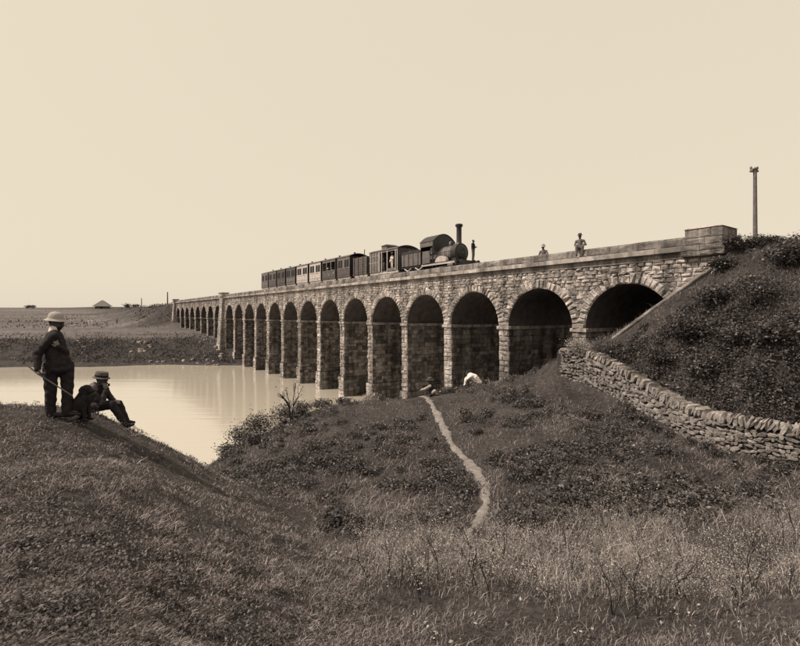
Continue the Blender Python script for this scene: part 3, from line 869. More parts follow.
coach(54.55, 51.55, 'brown coach next to the last coach of the train', M['coach'], M['coach2'], 'win')
coach(51.1, 48.0, 'brown coach third from the tail of the train', M['coach'], M['coach'], 'win')
coach(47.55, 44.4, 'grey brown coach coupled just behind the pale coaches', M['coach2'], M['coach'], 'win')
coach(43.9, 40.35, 'pale panelled coach with two dark window pairs, rearmost of the pale pair', M['coachpale'], M['coachpale'], 'win')
coach(39.85, 36.55, 'pale coach with a white clad passenger at its window', M['coachpale'], M['coachpale'], 'win')
coach(36.15, 32.8, 'open sided brown coach crowded with passengers in white', M['coach'], M['coach2'], 'open')
coach(32.3, 29.4, 'brown coach with crossed panel framing behind the open wagon', M['coach'], M['coach2'], 'win')
# open wagon
sl_w, sr_w = 28.5, 25.8; hwg = (sl_w - sr_w) / 2
wg = empty('goods_wagon', tuple(loc2w((sl_w + sr_w) / 2, TC, ZR)), PHI, 'high sided open plank wagon between the coaches and the brake van', 'goods wagon')
underframe(wg, 2 * hwg)
for k in range(7):
    z0 = 1.02 + k * .26
    for y in (-1.2, 1.16):
        mb = MB(); mb.tv = rng.uniform(.8, 1.2); mb.box(-hwg, hwg, y, y + .04, z0, z0 + .24); mb.build('plank', M['coach'], wg)
    for x in (-hwg, hwg - .04):
        mb = MB(); mb.box(x, x + .04, -1.15, 1.15, z0, z0 + .24); mb.build('plank', M['coach'], wg)
for x in (-hwg + .05, -hwg * .35, hwg * .35, hwg - .05):
    for y in (-1.28, 1.2):
        mb = MB(); mb.box(x - .05, x + .05, y, y + .08, .9, 2.86); mb.build('stanchion', M['coach2'], wg)
mb = MB(); mb.box(-hwg, hwg, -1.15, 1.15, 1.0, 1.05); mb.build('wagon_floor', M['coach'], wg)
mb = MB(); mb.tube([(-hwg * .2, .9, 2.7), (hwg + .1, .9, 2.95), (hwg - 1.9, 1.0, 3.6)][::2], .05, 6); mb.build('tarpaulin_pole', M['pole'], wg)
mb = MB(); arc_roof(mb, -hwg + .06, hwg - .06, 1.1, 2.35, .35); mb.build('load_cover', M['coachdark'], wg)
# brake van
sl_v, sr_v = 25.3, 20.35; hv = (sl_v - sr_v) / 2
bv = empty('brake_van', tuple(loc2w((sl_v + sr_v) / 2, TC, ZR)), PHI, 'dark brake van with open door bays and a roof lookout behind the tender', 'brake van')
underframe(bv, 2 * hv)
mb = MB(); mb.box(-hv, hv, -1.14, 1.14, 1.0, 1.06); mb.box(-hv, hv, -1.2, -1.15, 1.0, 3.05); mb.box(hv - .05, hv, -1.2, 1.2, 1.0, 3.06); mb.box(-hv, -hv + .05, -1.2, 1.2, 1.0, 3.06)
mb.box(.62, .67, -1.15, 1.15, 1.06, 3.05); mb.build('body_shell', M['coach'], bv)
# near side: closed panelled part, then two open bays
for k, x in enumerate(np.linspace(.72, hv - .34, 4)):
    mb = MB(); mb.tv = 1; mb.box(x, x + .37, 1.14, 1.2, 1.0, 3.05); p_ = mb.build('side_panel', M['coach2'], bv)
    bd = MB(); bd.box(x + .0, x + .04, 1.2, 1.225, 1.0, 3.05); bd.box(x, x + .37, 1.2, 1.225, 1.95, 2.0); bd.box(x, x + .37, 1.2, 1.225, 2.6, 2.64); bd.build('batten', M['coachpale'], p_)
for x in (-hv + .02, -hv + .32, -hv + 1.72, .2, .6):
    mb = MB(); mb.box(x, x + .09, 1.13, 1.21, 1.0, 3.05); mb.build('door_post', M['coachpale'], bv)
mb = MB(); mb.box(-hv, .72, 1.135, 1.195, 2.85, 3.05); mb.build('top_rail', M['coach2'], bv)
mb = MB(); mb.box(-hv + .42, -hv + 1.7, 1.13, 1.19, 1.0, 1.25); mb.build('door_sill', M['coach2'], bv)
rf = MB(); arc_roof(rf, -hv, hv, 1.2, 3.03, .3); rf.build('roof', M['roof'], bv)
lk = MB(); lk.box(.1, 1.0, -.7, .7, 3.2, 3.62); lko = lk.build('roof_lookout', M['coach2'], bv)
lr = MB(); lr.hexa([(0, -.8, 3.62), (1.1, -.8, 3.62), (1.1, .8, 3.62), (0, .8, 3.62), (.4, -.5, 3.78), (.7, -.5, 3.78), (.7, .5, 3.78), (.4, .5, 3.78)]); lr.build('lookout_roof', M['roof'], lko)

# tender
td = empty('tender', tuple(loc2w(18.0, TC, ZR)), PHI, 'small iron tender with pale sides coupled behind the locomotive', 'tender')
mb = MB(); mb.bevbox(-1.05, 1.75, -1.15, 1.15, 1.15, 2.28, .04); mb.build('tank', M['iron2'], td)
for x in (-.7, 0, .7, 1.4):
    mb = MB(); mb.box(x - .03, x + .03, 1.15, 1.175, 1.15, 2.26); mb.build('batten', M['iron'], td)
mb = MB()
for x0, x1, y0, y1 in ((-1.05, 1.75, 1.09, 1.15), (-1.05, 1.75, -1.15, -1.09), (1.69, 1.75, -1.09, 1.09)): mb.box(x0, x1, y0, y1, 2.28, 2.5)
mb.build('coal_rail', M['iron'], td)
cl = MB()
for k in range(60):
    rough_block(cl, np.array([rng.uniform(-.8, 1.0), rng.uniform(-.9, .9), 2.3 + rng.uniform(0, .22)]), np.array([.13, 0, 0]), np.array([0, .12, 0]), np.array([0, 0, .1]), .15)
cl.build('coal', M['iron'], td, kind='stuff')
mb = MB(); mb.box(-1.25, 1.9, -1.05, 1.05, 1.0, 1.14); mb.build('frame', M['iron'], td)
for x in (-.75, .85):
    for y in (-.8, .8): wheel(td, x, y, .52)
    mb = MB(); mb.box(x - .18, x + .18, 1.0, 1.2, .4, .72); mb.tube([(x - .5, 1.1, .95), (x, 1.1, .74), (x + .5, 1.1, .95)], .06, 6); mb.build('axle_box', M['coachpale'], td)
buffer_pair(td, 1.9, 1)
mb = MB(); mb.lathe([(.16, 0), (.16, .3), (.2, .32), (.2, .36)], 12, (.55, .55, 2.28)); mb.build('water_filler', M['iron'], td)

# locomotive (front towards -x)
lc = empty('steam_locomotive', tuple(loc2w(14.5, TC, ZR)), PHI, 'black steam locomotive with tall chimney and arched cab canopy', 'locomotive')
bz = 1.92
mb = MB(); mb.lathe([(.66, -1.0), (.66, .95)], 28, (0, 0, bz), 'x'); mb.build('boiler', M['iron2'], lc, smooth=True)
for x in (-.55, 0, .5):
    mb = MB(); mb.lathe([(0.672, x - .03), (0.672, x + .03)], 28, (0, 0, bz), 'x'); mb.build('boiler_band', M['brass'], lc, smooth=True)
mb = MB(); mb.lathe([(.72, -1.55), (.75, -1.52), (.75, -.95), (.66, -.94)], 28, (0, 0, bz), 'x')
mb.box(-1.5, -.98, -.6, .6, 1.1, bz - .2); sbx = mb.build('smokebox', M['iron'], lc, smooth=True)
mb = MB(); mb.lathe([(.02, -1.66), (.4, -1.63), (.58, -1.57), (.6, -1.54)], 24, (0, 0, bz), 'x'); dr = mb.build('smokebox_door', M['iron'], lc, smooth=True)
mb = MB(); mb.tube([(-1.67, 0, bz), (-1.72, 0, bz)], .05, 8); mb.tube([(-1.7, 0, bz), (-1.7, .18, bz - .12)], .018, 6); mb.tube([(-1.62, -.45, bz + .12), (-1.62, .2, bz + .12)], .02, 5); mb.build('door_handle', M['steel'], dr)
mb = MB(); mb.lathe([(.34, 2.5), (.25, 2.66), (.21, 2.8), (.21, 3.95), (.22, 3.98), (.31, 4.1), (.31, 4.2), (.25, 4.26), (.19, 4.26), (.18, 3.9)], 22, (-1.22, 0, 0)); mb.build('chimney', M['iron'], lc, smooth=True)
mb = MB(); mb.lathe([(.28, bz + .5), (.25, bz + .72), (.22, bz + .95), (.12, bz + 1.06), (.03, bz + 1.09)], 18, (-.25, 0, 0)); mb.build('steam_dome', M['iron'], lc, smooth=True)
mb = MB(); mb.bevbox(.9, 1.75, -.68, .68, 1.1, bz + .55, .1); mb.build('firebox', M['iron2'], lc)
mb = MB(); mb.box(-2.0, 2.3, -1.15, 1.15, 1.12, 1.2); mb.build('running_plate', M['iron'], lc)
for y in (-1.15, 1.11):
    mb = MB(); mb.box(-2.0, 2.3, y, y + .04, .98, 1.19); mb.build('valance_plate', M['coachpale'] if y > 0 else M['iron2'], lc)
mb = MB(); mb.box(-2.2, -2.0, -1.2, 1.2, .82, 1.22); mb.build('buffer_beam', M['iron'], lc)
buffer_pair(lc, -2.2, -1)
for y in (-.72, .68):
    mb = MB(); mb.box(-1.95, 2.25, y, y + .04, .5, 1.12); mb.build('side_frame', M['iron'], lc)
for x, r in ((-1.3, .5), (-.1, .78), (1.55, .6)):
    for y in (-.84, .84): wheel(lc, x, y, r, spokes=12)
for y in (-1.02, .76):
    mb = MB(); n = 14; vs_ = []
    for k in range(n + 1):
        a = math.pi * k / n
        vs_ += [(-.1 + .72 * math.cos(a), y, 1.2 + .5 * math.sin(a)), (-.1 + .72 * math.cos(a), y + .28, 1.2 + .5 * math.sin(a))]
    fs_ = [(2 * k, 2 * k + 1, 2 * k + 3, 2 * k + 2) for k in range(n)] + [tuple(2 * k + 1 for k in range(n + 1)), tuple(2 * k for k in range(n, -1, -1))]
    mb.add(vs_, fs_); mb.build('splasher', M['coachpale'] if y > 0 else M['iron2'], lc, smooth=True)
for y in (-.95, .95):
    mb = MB(); mb.lathe([(.22, -1.75), (.22, -1.1)], 16, (0, y, .85), 'x'); mb.build('cylinder', M['iron2'], lc, smooth=True)
    mb = MB(); mb.tube([(-1.1, y + .05, .85), (-.1, y + .05, .78), (1.5, y + .05, .7)], .035, 6); mb.build('connecting_rod', M['steel'], lc)
for y in (-.7, .7):
    mb = MB(); mb.tube([(-1.5, y, bz + .2), (.9, y, bz + .2)], .018, 6); mb.build('handrail', M['brass'], lc)
# canopy
x0, x1 = .62, 2.42
mb = MB(); arc_roof(mb, x0, x1, 1.2, 3.0, .66, .05, 16, .04); mb.build('canopy_roof', M['iron'], lc)
fr = MB(); n = 16; vs_ = []
for k in range(n + 1):
    t = -1 + 2 * k / n
    vs_ += [(x0, t * 1.2, 2.2), (x0, t * 1.2, 3.0 + .66 * (1 - t * t)), (x0 + .05, t * 1.2, 2.2), (x0 + .05, t * 1.2, 3.0 + .66 * (1 - t * t))]
fs_ = []
for k in range(n):
    a = 4 * k; fs_ += [(a, a + 1, a + 5, a + 4), (a + 2, a + 6, a + 7, a + 3), (a, a + 4, a + 6, a + 2), (a + 1, a + 3, a + 7, a + 5)]
fs_ += [(0, 2, 3, 1), (4 * n, 4 * n + 1, 4 * n + 3, 4 * n + 2)]
fr.add(vs_, fs_); fr.build('canopy_front', M['iron'], lc)
mb = MB(); mb.box(x1 - .05, x1, -1.15, 1.15, 1.9, 3.0); mb.build('added_canopy_back', M['iron'], lc)  # dark sheet added to close the bright gap under the canopy
for y in (-1.22, 1.18):
    mb = MB(); mb.box(x0 + .06, x1, y, y + .04, 2.62, 3.1); mb.build('canopy_valance', M['iron2'], lc)  # paler than the canopy front: its sunlit side is painted in
    for x in (x0 + .1, x1 - .08):
        mb = MB(); mb.tube([(x, y + .02, 1.2), (x, y + .02, 2.8)], .03, 8); mb.build('canopy_post', M['iron'], lc)
    mb = MB(); mb.box(1.1, 2.1, y, y + .04, 1.2, 2.25); mb.build('cab_side_sheet', M['iron2'], lc)
mb = MB(); mb.lathe([(.07, 0), (.09, .12), (.03, .2)], 10, (1.2, .2, bz + .55)); mb.build('safety_valve', M['brass'], lc)

# ------------------------------------------------------------------ people
def rotz(a):
    c, s = math.cos(a), math.sin(a); return np.array([[c, -s, 0], [s, c, 0], [0, 0, 1.0]])
class Fig:
    def __init__(s): s.p = []; s.mats = []
    def mi(s, m):
        if m not in s.mats: s.mats.append(m)
        return s.mats.index(m)
    def cap(s, a, b, ra, rb, m): s.p.append(('c', np.array(a, float), np.array(b, float), ra, rb, s.mi(m)))
    def chain(s, pts, rad, m):
        for k in range(len(pts) - 1): s.cap(pts[k], pts[k + 1], rad[k], rad[k + 1], m)
    def ell(s, c, r, m, rot=None): s.p.append(('e', np.array(c, float), np.array(r, float), np.eye(3) if rot is None else np.array(rot), None, s.mi(m)))
    def raw(s):
        V, Fc = [], []
        for p in s.p:
            o = len(V); n = 12; vs_ = []
            if p[0] == 'e':
                rings = [(math.sin(a), math.cos(a)) for a in np.linspace(0.12, math.pi - 0.12, 9)]
                for r, z in rings:
                    for k in range(n):
                        a = 2 * math.pi * k / n
                        vs_.append(p[1] + p[3] @ (p[2] * np.array([r * math.cos(a), r * math.sin(a), z])))
                m_ = len(rings)
            else:
                a_, b_, ra, rb = p[1:5]; d = b_ - a_; L_ = np.linalg.norm(d) + 1e-6; d = d / L_
                ref = np.array([0, 0, 1.0]) if abs(d[2]) < .9 else np.array([1.0, 0, 0])
                u = np.cross(d, ref); u /= np.linalg.norm(u); w = np.cross(d, u)
                rings = [(a_ - d * ra * math.cos(t), ra * math.sin(t)) for t in (.15, .6, 1.1, 1.57)] + [(b_ + d * rb * math.cos(t), rb * math.sin(t)) for t in (1.57, 1.1, .6, .15)]
                for c, r in rings:
                    for k in range(n):
                        a = -2 * math.pi * k / n
                        vs_.append(c + r * (u * math.cos(a) + w * math.sin(a)))
                m_ = len(rings)
            V += vs_
            for i in range(m_ - 1):
                for k in range(n): Fc.append((o + i * n + k, o + (i + 1) * n + k, o + (i + 1) * n + (k + 1) % n, o + i * n + (k + 1) % n))
            Fc.append(tuple(o + k for k in range(n))); Fc.append(tuple(o + (m_ - 1) * n + k for k in range(n - 1, -1, -1)))
        return V, Fc
    def mesh(s, name, voxel, it=3, folds=0.0):
        V, Fc = s.raw()
        me = bpy.data.meshes.new('tmp'); me.from_pydata([tuple(v) for v in V], [], Fc); me.update()
        o = bpy.data.objects.new('tmp', me); COL.objects.link(o)
        md = o.modifiers.new('r', 'REMESH'); md.mode = 'VOXEL'; md.voxel_size = voxel; md.use_smooth_shade = True
        ms = o.modifiers.new('s', 'SMOOTH'); ms.factor = .5; ms.iterations = it
        dg = bpy.context.evaluated_depsgraph_get(); dg.update()
        out = bpy.data.meshes.new_from_object(o.evaluated_get(dg), depsgraph=dg)
        bpy.data.objects.remove(o); out.name = name
        out.materials.clear()
        for m in s.mats: out.materials.append(m)
        nv = len(out.vertices); co = np.empty(nv * 3, np.float32); out.vertices.foreach_get('co', co); co = co.reshape(-1, 3)
        nr = np.empty(nv * 3, np.float32); out.vertices.foreach_get('normal', nr); nr = nr.reshape(-1, 3)
        q = co @ np.array([[1, .3, .2], [-.3, 1, .4], [.1, -.5, 1]]).T
        fold = np.sin(q[:, 0] * 31 + 2.2 * np.sin(q[:, 2] * 17 + q[:, 1] * 11)) * .6 + np.sin(q[:, 1] * 47 + q[:, 2] * 29 + 2 * np.sin(q[:, 0] * 23)) * .4
        body = smooth01(-np.abs(co[:, 2] - co[:, 2].min() - (co[:, 2].max() - co[:, 2].min()) * .42), -(co[:, 2].max() - co[:, 2].min()) * .42, -(co[:, 2].max() - co[:, 2].min()) * .30)
        co = co + nr * (fold * folds * body)[:, None]; out.vertices.foreach_set('co', co.astype(np.float32).ravel()); out.update()
        n = len(out.polygons); C = np.empty(n * 3, np.float32); out.polygons.foreach_get('center', C); C = C.reshape(-1, 3)
        D = []
        for p in s.p:
            if p[0] == 'c':
                d = p[2] - p[1]; t = np.clip((C - p[1]) @ d / (d @ d + 1e-9), 0, 1)
                D.append(np.linalg.norm(C - p[1] - t[:, None] * d, axis=1) - (p[3] + (p[4] - p[3]) * t))
            else:
                q = ((C - p[1]) @ p[3]) / p[2]; D.append((np.linalg.norm(q, axis=1) - 1) * p[2].min())
        k = np.argmin(np.array(D), axis=0); mi = np.array([p[5] for p in s.p], np.int32)[k]
        out.polygons.foreach_set('material_index', mi); out.polygons.foreach_set('use_smooth', np.ones(n, bool))
        out.update(); return out
    def hand(s, wrist, d, pn, curl=0.6, m=None, side=1):
        d = np.array(d, float); d /= np.linalg.norm(d); pn = np.array(pn, float); pn -= d * (pn @ d); pn /= np.linalg.norm(pn)
        lat = np.cross(pn, d) * side; w = np.array(wrist, float)
        Rm = np.stack([lat, pn, d], 1)
        s.ell(w + d * .045, (.042, .018, .055), m, Rm)
        for k, (off, ln) in enumerate(((.030, .072), (.011, .082), (-.009, .076), (-.027, .060))):
            b = w + d * .085 + lat * off
            a1 = curl * (.7 + .1 * k); m1 = b + (d * math.cos(a1) + pn * math.sin(a1)) * ln * .5
            a2 = curl * (1.9 + .1 * k); e = m1 + (d * math.cos(a2) + pn * math.sin(a2)) * ln * .5
            s.cap(b, m1, .0105, .0095, m); s.cap(m1, e, .0095, .008, m)
        t0 = w + d * .025 + lat * .035; t1 = t0 + (d * .6 + lat * .5 + pn * .5) * .04; t2 = t1 + (d * .8 + pn * .5 - lat * .1) * .032
        s.cap(t0, t1, .014, .012, m); s.cap(t1, t2, .012, .009, m)
    def head(s, c, yaw, pitch, skin, hair, beard=True, k=1.0):
        c = np.array(c, float)
        Rz = rotz(yaw); cp_, sp_ = math.cos(pitch), math.sin(pitch)
        Rm = Rz @ np.array([[cp_, 0, -sp_], [0, 1, 0], [sp_, 0, cp_]])     # local x forward, y left, z up
        f = lambda x, y, z: c + Rm @ (np.array([x, y, z]) * k)
        s.ell(c, np.array((.096, .076, .112)) * k, skin, Rm)
        s.ell(f(.035, 0, -.055), np.array((.062, .056, .066)) * k, hair if beard else skin, Rm)
        s.ell(f(-.025, 0, .035), np.array((.088, .081, .094)) * k, hair, Rm)
        s.cap(f(.088, 0, .018), f(.116, 0, -.022), .011 * k, .016 * k, skin)
        s.cap(f(.082, -.04, .03), f(.082, .04, .03), .016 * k, .016 * k, skin)
        for y in (-.032, .032): s.ell(f(.086, y, .008), np.array((.012, .014, .008)) * k, hair, Rm)
        s.cap(f(.094, -.02, -.05), f(.094, .02, -.05), .010 * k, .010 * k, hair if beard else skin)
        for y in (-.078, .078): s.ell(f(-.005, y, -.01), np.array((.02, .012, .032)) * k, skin, Rm)
        return Rm

def pith_helmet(parent, c, m, band, tilt=0.0, yaw=0.0, k=1.0):
    mb = MB(); mb.lathe([(.105, .0), (.165, -.028), (.172, -.036), (.172, -.03), (.12, .012), (.116, .03), (.112, .075), (.095, .115), (.06, .143), (.02, .152), (.018, .162), (.004, .165)], 28, sx=1.18 * k, sy=.98 * k)
    mb.V = [(v[0], v[1], v[2] * k) for v in mb.V]
    o = mb.build('helmet', m, parent, smooth=True); o.location = c; o.rotation_euler = (0, tilt, yaw)
    b2 = MB(); b2.lathe([(.1175, .018), (.1195, .02), (.1185, .045), (.1165, .046)], 28, sx=1.18 * k, sy=.98 * k); b2.V = [(v[0], v[1], v[2] * k) for v in b2.V]
    b2.build('hat_band', band, o, smooth=True)
    return o
def round_hat(parent, c, m, band, tilt=0.0, yaw=0.0, k=1.0, brim=.15):
    mb = MB(); mb.lathe([(.10, .0), (brim, -.012), (brim + .004, -.006), (brim, .0), (.105, .014), (.102, .08), (.09, .108), (.05, .118), (.005, .116)], 26, sx=1.12 * k, sy=.96 * k)
    o = mb.build('hat', m, parent, smooth=True); o.location = c; o.rotation_euler = (0, tilt, yaw)
    b2 = MB(); b2.lathe([(.1065, .014), (.1075, .016), (.1055, .05), (.1045, .05)], 26, sx=1.12 * k, sy=.96 * k); b2.build('hat_band', band, o, smooth=True)
    return o

# standing man on the hill
zman = float(H(np.array([-5.67]), np.array([7.8]))[0]) + .015
mx, my = -5.67, 7.8
pman = empty('person', (mx, my, zman), 0, 'bearded man in dark coat and pale sun helmet standing with a stick on the hill', 'person')
fg = Fig(); yaw = R(38)
Rz_ = rotz(yaw)
def L3(p): return Rz_ @ np.array(p, float)      # x forward, y left
J, T_, S_, B_ = M['cloth'], M['trouser'], M['skin'], M['leather']
o_ = np.array([-.05, 0, 0])
for z, rx, ry, rz2, dx, ux in ((1.24, .145, .195, .22, 0, -.065), (1.05, .165, .215, .34, .01, -.05), (.90, .178, .225, .24, .02, -.025), (.80, .178, .222, .10, .02, -.01)):
    fg.ell(np.array([ux, 0, 0]) + L3((dx, 0, z)), (rx, ry, rz2), J, Rz_)
o_ = np.array([-.075, 0, 0])
fg.chain([L3((0, .15, 1.37)) + o_, L3((0, -.15, 1.37)) + o_], [.08, .08], J)
fg.chain([o_ + np.array([.01, -.02, 1.425]), o_ + np.array([.025, -.02, 1.475])], [.074, .066], M['white_cloth'])
HC = np.array([-.035, .0, 1.555])
fg.chain([o_ + L3((.02, 0, 1.45)), HC], [.055, .055], M['dark_skin'])
fg.head(HC, R(8), R(-12), M['dark_skin'], M['hair'], True, 1.04)
ra_, la_ = np.array([-.09, -.05, .07]), np.array([.12, .03, .07])
fg.chain([np.array([-.07, -.08, .84]), np.array([-.075, -.07, .47]), ra_], [.115, .088, .075], T_)
fg.chain([np.array([.08, .08, .84]), np.array([.115, .05, .47]), la_], [.115, .088, .075], T_)
for a_ in (ra_, la_):
    fg.chain([a_ + np.array([-.03, -.01, -.03]), a_ + L3((.08, -.05, -.03)), a_ + L3((.17, -.08, -.04))], [.05, .046, .034], B_)
sh = o_ + L3((-.01, -.20, 1.34)); el = np.array([-.185, -.22, 1.05]); wr = np.array([-.115, -.29, .83])
fg.chain([sh, el, wr], [.08, .066, .048], J); fg.cap(wr, wr + (wr - el) * .05, .034, .032, S_)
fg.hand(wr, np.array([.45, -.02, -.75]), np.array([.4, .6, .2]), 0.95, S_, 1)
sh = o_ + L3((.0, .20, 1.34)); el = np.array([.12, .0, 1.06]); wr = np.array([.11, -.15, 1.17])
fg.chain([sh, el, wr], [.078, .062, .046], J); fg.hand(wr, np.array([-.1, -.2, .6]), np.array([-.6, .5, 0]), .9, S_, -1)
mk_obj('body', fg.mesh('body', .0075, folds=.007), pman)
pith_helmet(pman, tuple(HC + np.array([-.012, 0, .066])), M['helmet'], M['helmet'], R(6), R(8), .83)
# stick
st = empty('walking_stick', (mx, my, zman), 0, 'thin wooden stick held by the standing man, pointing down at the dog', 'stick')
mb = MB(); mb.tube([(-.33, -.30, .93), (-.09, -.325, .755), (.40, -.24, .39)], [.012, .012, .009], 8); mb.build('shaft', M['wood'], st)
mb = MB(); mb.lathe([(.016, -.02), (.02, 0), (.016, .02)], 10, (-.335, -.299, .935)); mb.build('knob', M['wood'], st)

# seated man
sx_, sy_ = -5.80, 8.92
zs_ = float(H(np.array([sx_]), np.array([sy_]))[0])
psit = empty('person', (sx_, sy_, zs_), 0, 'man in charcoal coat and banded hat sitting on the slope, hand at his mouth', 'person')
fg = Fig(); G_LIT = M['grey_cloth']
fg.ell((.03, 0, .13), (.16, .17, .13), M['cloth2'])
fg.chain([(.02, 0, .16), (.02, 0, .30), (.06, 0, .46)], [.15, .15, .13], M['cloth2'])
fg.chain([(.05, -.15, .46), (.05, .15, .46)], [.085, .085], G_LIT)
fg.cap((-.01, -.02, .38), (.02, -.02, .46), .14, .12, G_LIT)  # upper back and shoulders greyer than the coat, sunlight painted in
HS = np.array([.155, -.02, .60])
fg.cap((.08, 0, .5), HS, .06, .055, M['dark_skin'])
fg.chain([(.06, 0, .52), (.09, 0, .55)], [.068, .066], M['white_cloth'])
fg.head(HS, R(-4), R(-12), M['dark_skin'], M['hair'], True, .95)
fg.chain([(.05, -.10, .11), (.39, -.10, .17), (.62, -.08, -.20)], [.10, .078, .055], T_)
fg.chain([(.05, .10, .11), (.41, .09, .13), (.55, .09, -.16)], [.10, .078, .055], T_)
fg.chain([(.62, -.08, -.23), (.70, -.08, -.235), (.78, -.08, -.21)], [.045, .042, .03], B_)
fg.chain([(.55, .09, -.2), (.63, .09, -.22), (.70, .09, -.21)], [.045, .042, .03], B_)
fg.chain([(.05, -.20, .44), (.26, -.19, .20), (.265, -.09, .42)], [.072, .058, .042], M['cloth2'])
fg.hand((.262, -.085, .45), (-.06, .06, .3), (-.6, .3, 0), .9, S_, 1)
fg.chain([(.05, .20, .44), (.18, .22, .22), (.32, .1, .2)], [.07, .056, .042], M['cloth2'])
fg.hand((.33, .09, .205), (.3, -.2, .0), (0, 0, -1), .5, S_, -1)
mk_obj('body', fg.mesh('body', .0075, folds=.007), psit)
round_hat(psit, tuple(HS + np.array([-.01, 0, .062])), M['felt'], M['band'], R(8), 0, 1.0, .135)
pp = empty('tobacco_pipe', (sx_, sy_, zs_), 0, 'small dark pipe in the hand of the man seated on the slope', 'pipe')
mb = MB(); mb.tube([(.245, -.035, .555), (.30, -.05, .53)], .007, 6); mb.build('stem', M['wood'], pp)
mb = MB(); mb.lathe([(.012, .50), (.02, .515), (.02, .55), (.012, .552)], 10, (.305, -.052, 0)); mb.build('bowl', M['leather'], pp)

# dog
dx_, dy_ = -5.44, 7.98
zd_ = float(H(np.array([dx_]), np.array([dy_]))[0])
dog = empty('dog', (dx_, dy_, zd_), 0, 'dark dog sitting on the grass between the two men', 'dog')
fg = Fig(); K_, K_LIT = M['fur'], M['fur_lit']
fg.ell((-.10, 0, .15), (.15, .13, .14), K_)
fg.chain([(-.10, 0, .18), (-.0, 0, .28), (.075, 0, .38)], [.14, .13, .115], K_)
fg.chain([(.06, 0, .40), (.10, -.01, .50)], [.10, .078], K_)
fg.ell((.125, -.01, .545), (.085, .07, .068), K_)
fg.chain([(.17, -.01, .53), (.235, -.02, .505)], [.048, .034], K_); fg.ell((.262, -.02, .515), (.014, .016, .012), M['leather'])
fg.ell((.20, -.017, .487), (.05, .028, .02), K_)
for y in (-.075, .06): fg.chain([(.095, y, .575), (.075, y * 1.25, .53), (.085, y * 1.3, .475)], [.026, .03, .016], K_)
for y in (-.06, .06):
    fg.chain([(.09, y, .33), (.115, y, .17), (.125, y, .04)], [.058, .038, .028], K_); fg.cap((.125, y, .022), (.175, y, .02), .027, .022, K_)
for y in (-.10, .10):
    fg.ell((-.07, y, .12), (.12, .055, .10), K_LIT if y < 0 else K_, None)  # near haunch paler, sunlight painted into its fur
    fg.chain([(.03, y * 1.1, .11), (-.09, y * 1.25, .045)], [.05, .032], K_LIT if y < 0 else K_)
    fg.cap((-.09, y * 1.25, .03), (.06, y * 1.3, .022), .028, .024, K_)
fg.chain([(-.2, 0, .06), (-.29, -.06, .035), (-.36, -.16, .03)], [.035, .028, .018], K_)
mk_obj('body', fg.mesh('body', .008, folds=.004), dog)

# small figures -----------------------------------------------------------------
def small_person(kind, coat, trou, skin, hat=None, name='person'):
    """facing +x, origin at the feet (stand) or the seat (sit)"""
    fg = Fig()
    if kind == 'stand':
        fg.chain([(0, 0, .95), (0, 0, 1.2), (0, 0, 1.36)], [.15, .16, .13], coat); fg.chain([(0, -.17, 1.36), (0, .17, 1.36)], [.075, .075], coat)
        for sg in (-1, 1):
            fg.chain([(0, .09 * sg, .9), (.02, .1 * sg, .5), (-.02, .1 * sg, .07)], [.10, .075, .05], trou)
            fg.cap((-.02, .1 * sg, .04), (.13, .11 * sg, .035), .045, .035, M['leather'])
        fg.chain([(0, -.2, 1.36), (.02, -.25, 1.08), (.12, -.22, .86)], [.065, .055, .04], coat); fg.hand((.13, -.22, .85), (.2, 0, -.4), (0, .5, .2), .6, skin, 1)
        fg.chain([(0, .2, 1.36), (.05, .25, 1.1), (.22, .12, 1.12)], [.065, .055, .04], coat); fg.hand((.23, .11, 1.12), (.4, -.3, .1), (0, -.3, -.6), .6, skin, -1)
        hc = np.array([.02, 0, 1.6]); fg.cap((0, 0, 1.4), hc, .06, .055, skin)
    elif kind == 'sit':
        fg.chain([(0, 0, .12), (-.02, 0, .32), (0, 0, .5)], [.15, .15, .13], coat); fg.chain([(0, -.17, .5), (0, .17, .5)], [.075, .075], coat)
        for sg in (-1, 1):
            if sg > 0:
                fg.chain([(0, .09, .09), (.38, .20, .16), (.33, .16, -.27)], [.10, .078, .052], trou); fg.cap((.33, .16, -.3), (.45, .22, -.33), .045, .035, M['leather'])
                fg.chain([(0, .2, .5), (.02, .30, .27), (.26, .22, .26)], [.065, .055, .04], coat); fg.hand((.27, .21, .26), (.4, -.1, -.1), (0, 0, -1), .5, skin, -1); continue
            fg.chain([(0, .09 * sg, .09), (.40, .12 * sg, .10), (.42, .11 * sg, -.33)], [.10, .078, .052], trou)
            fg.cap((.42, .11 * sg, -.36), (.56, .12 * sg, -.375), .045, .035, M['leather'])
            fg.chain([(0, .2 * sg, .5), (.08, .25 * sg, .26), (.3, .1 * sg, .22)], [.065, .055, .04], coat); fg.hand((.31, .1 * sg, .22), (.4, -.2 * sg, 0), (0, 0, -1), .5, skin, -sg)
        hc = np.array([.05, 0, .74]); fg.cap((0, 0, .55), hc, .06, .055, skin)
    fg.head(hc, 0, R(-8), skin, M['hair'], False)
    me = fg.mesh('body', .014, 2)
    return me, hc
BODY = {}
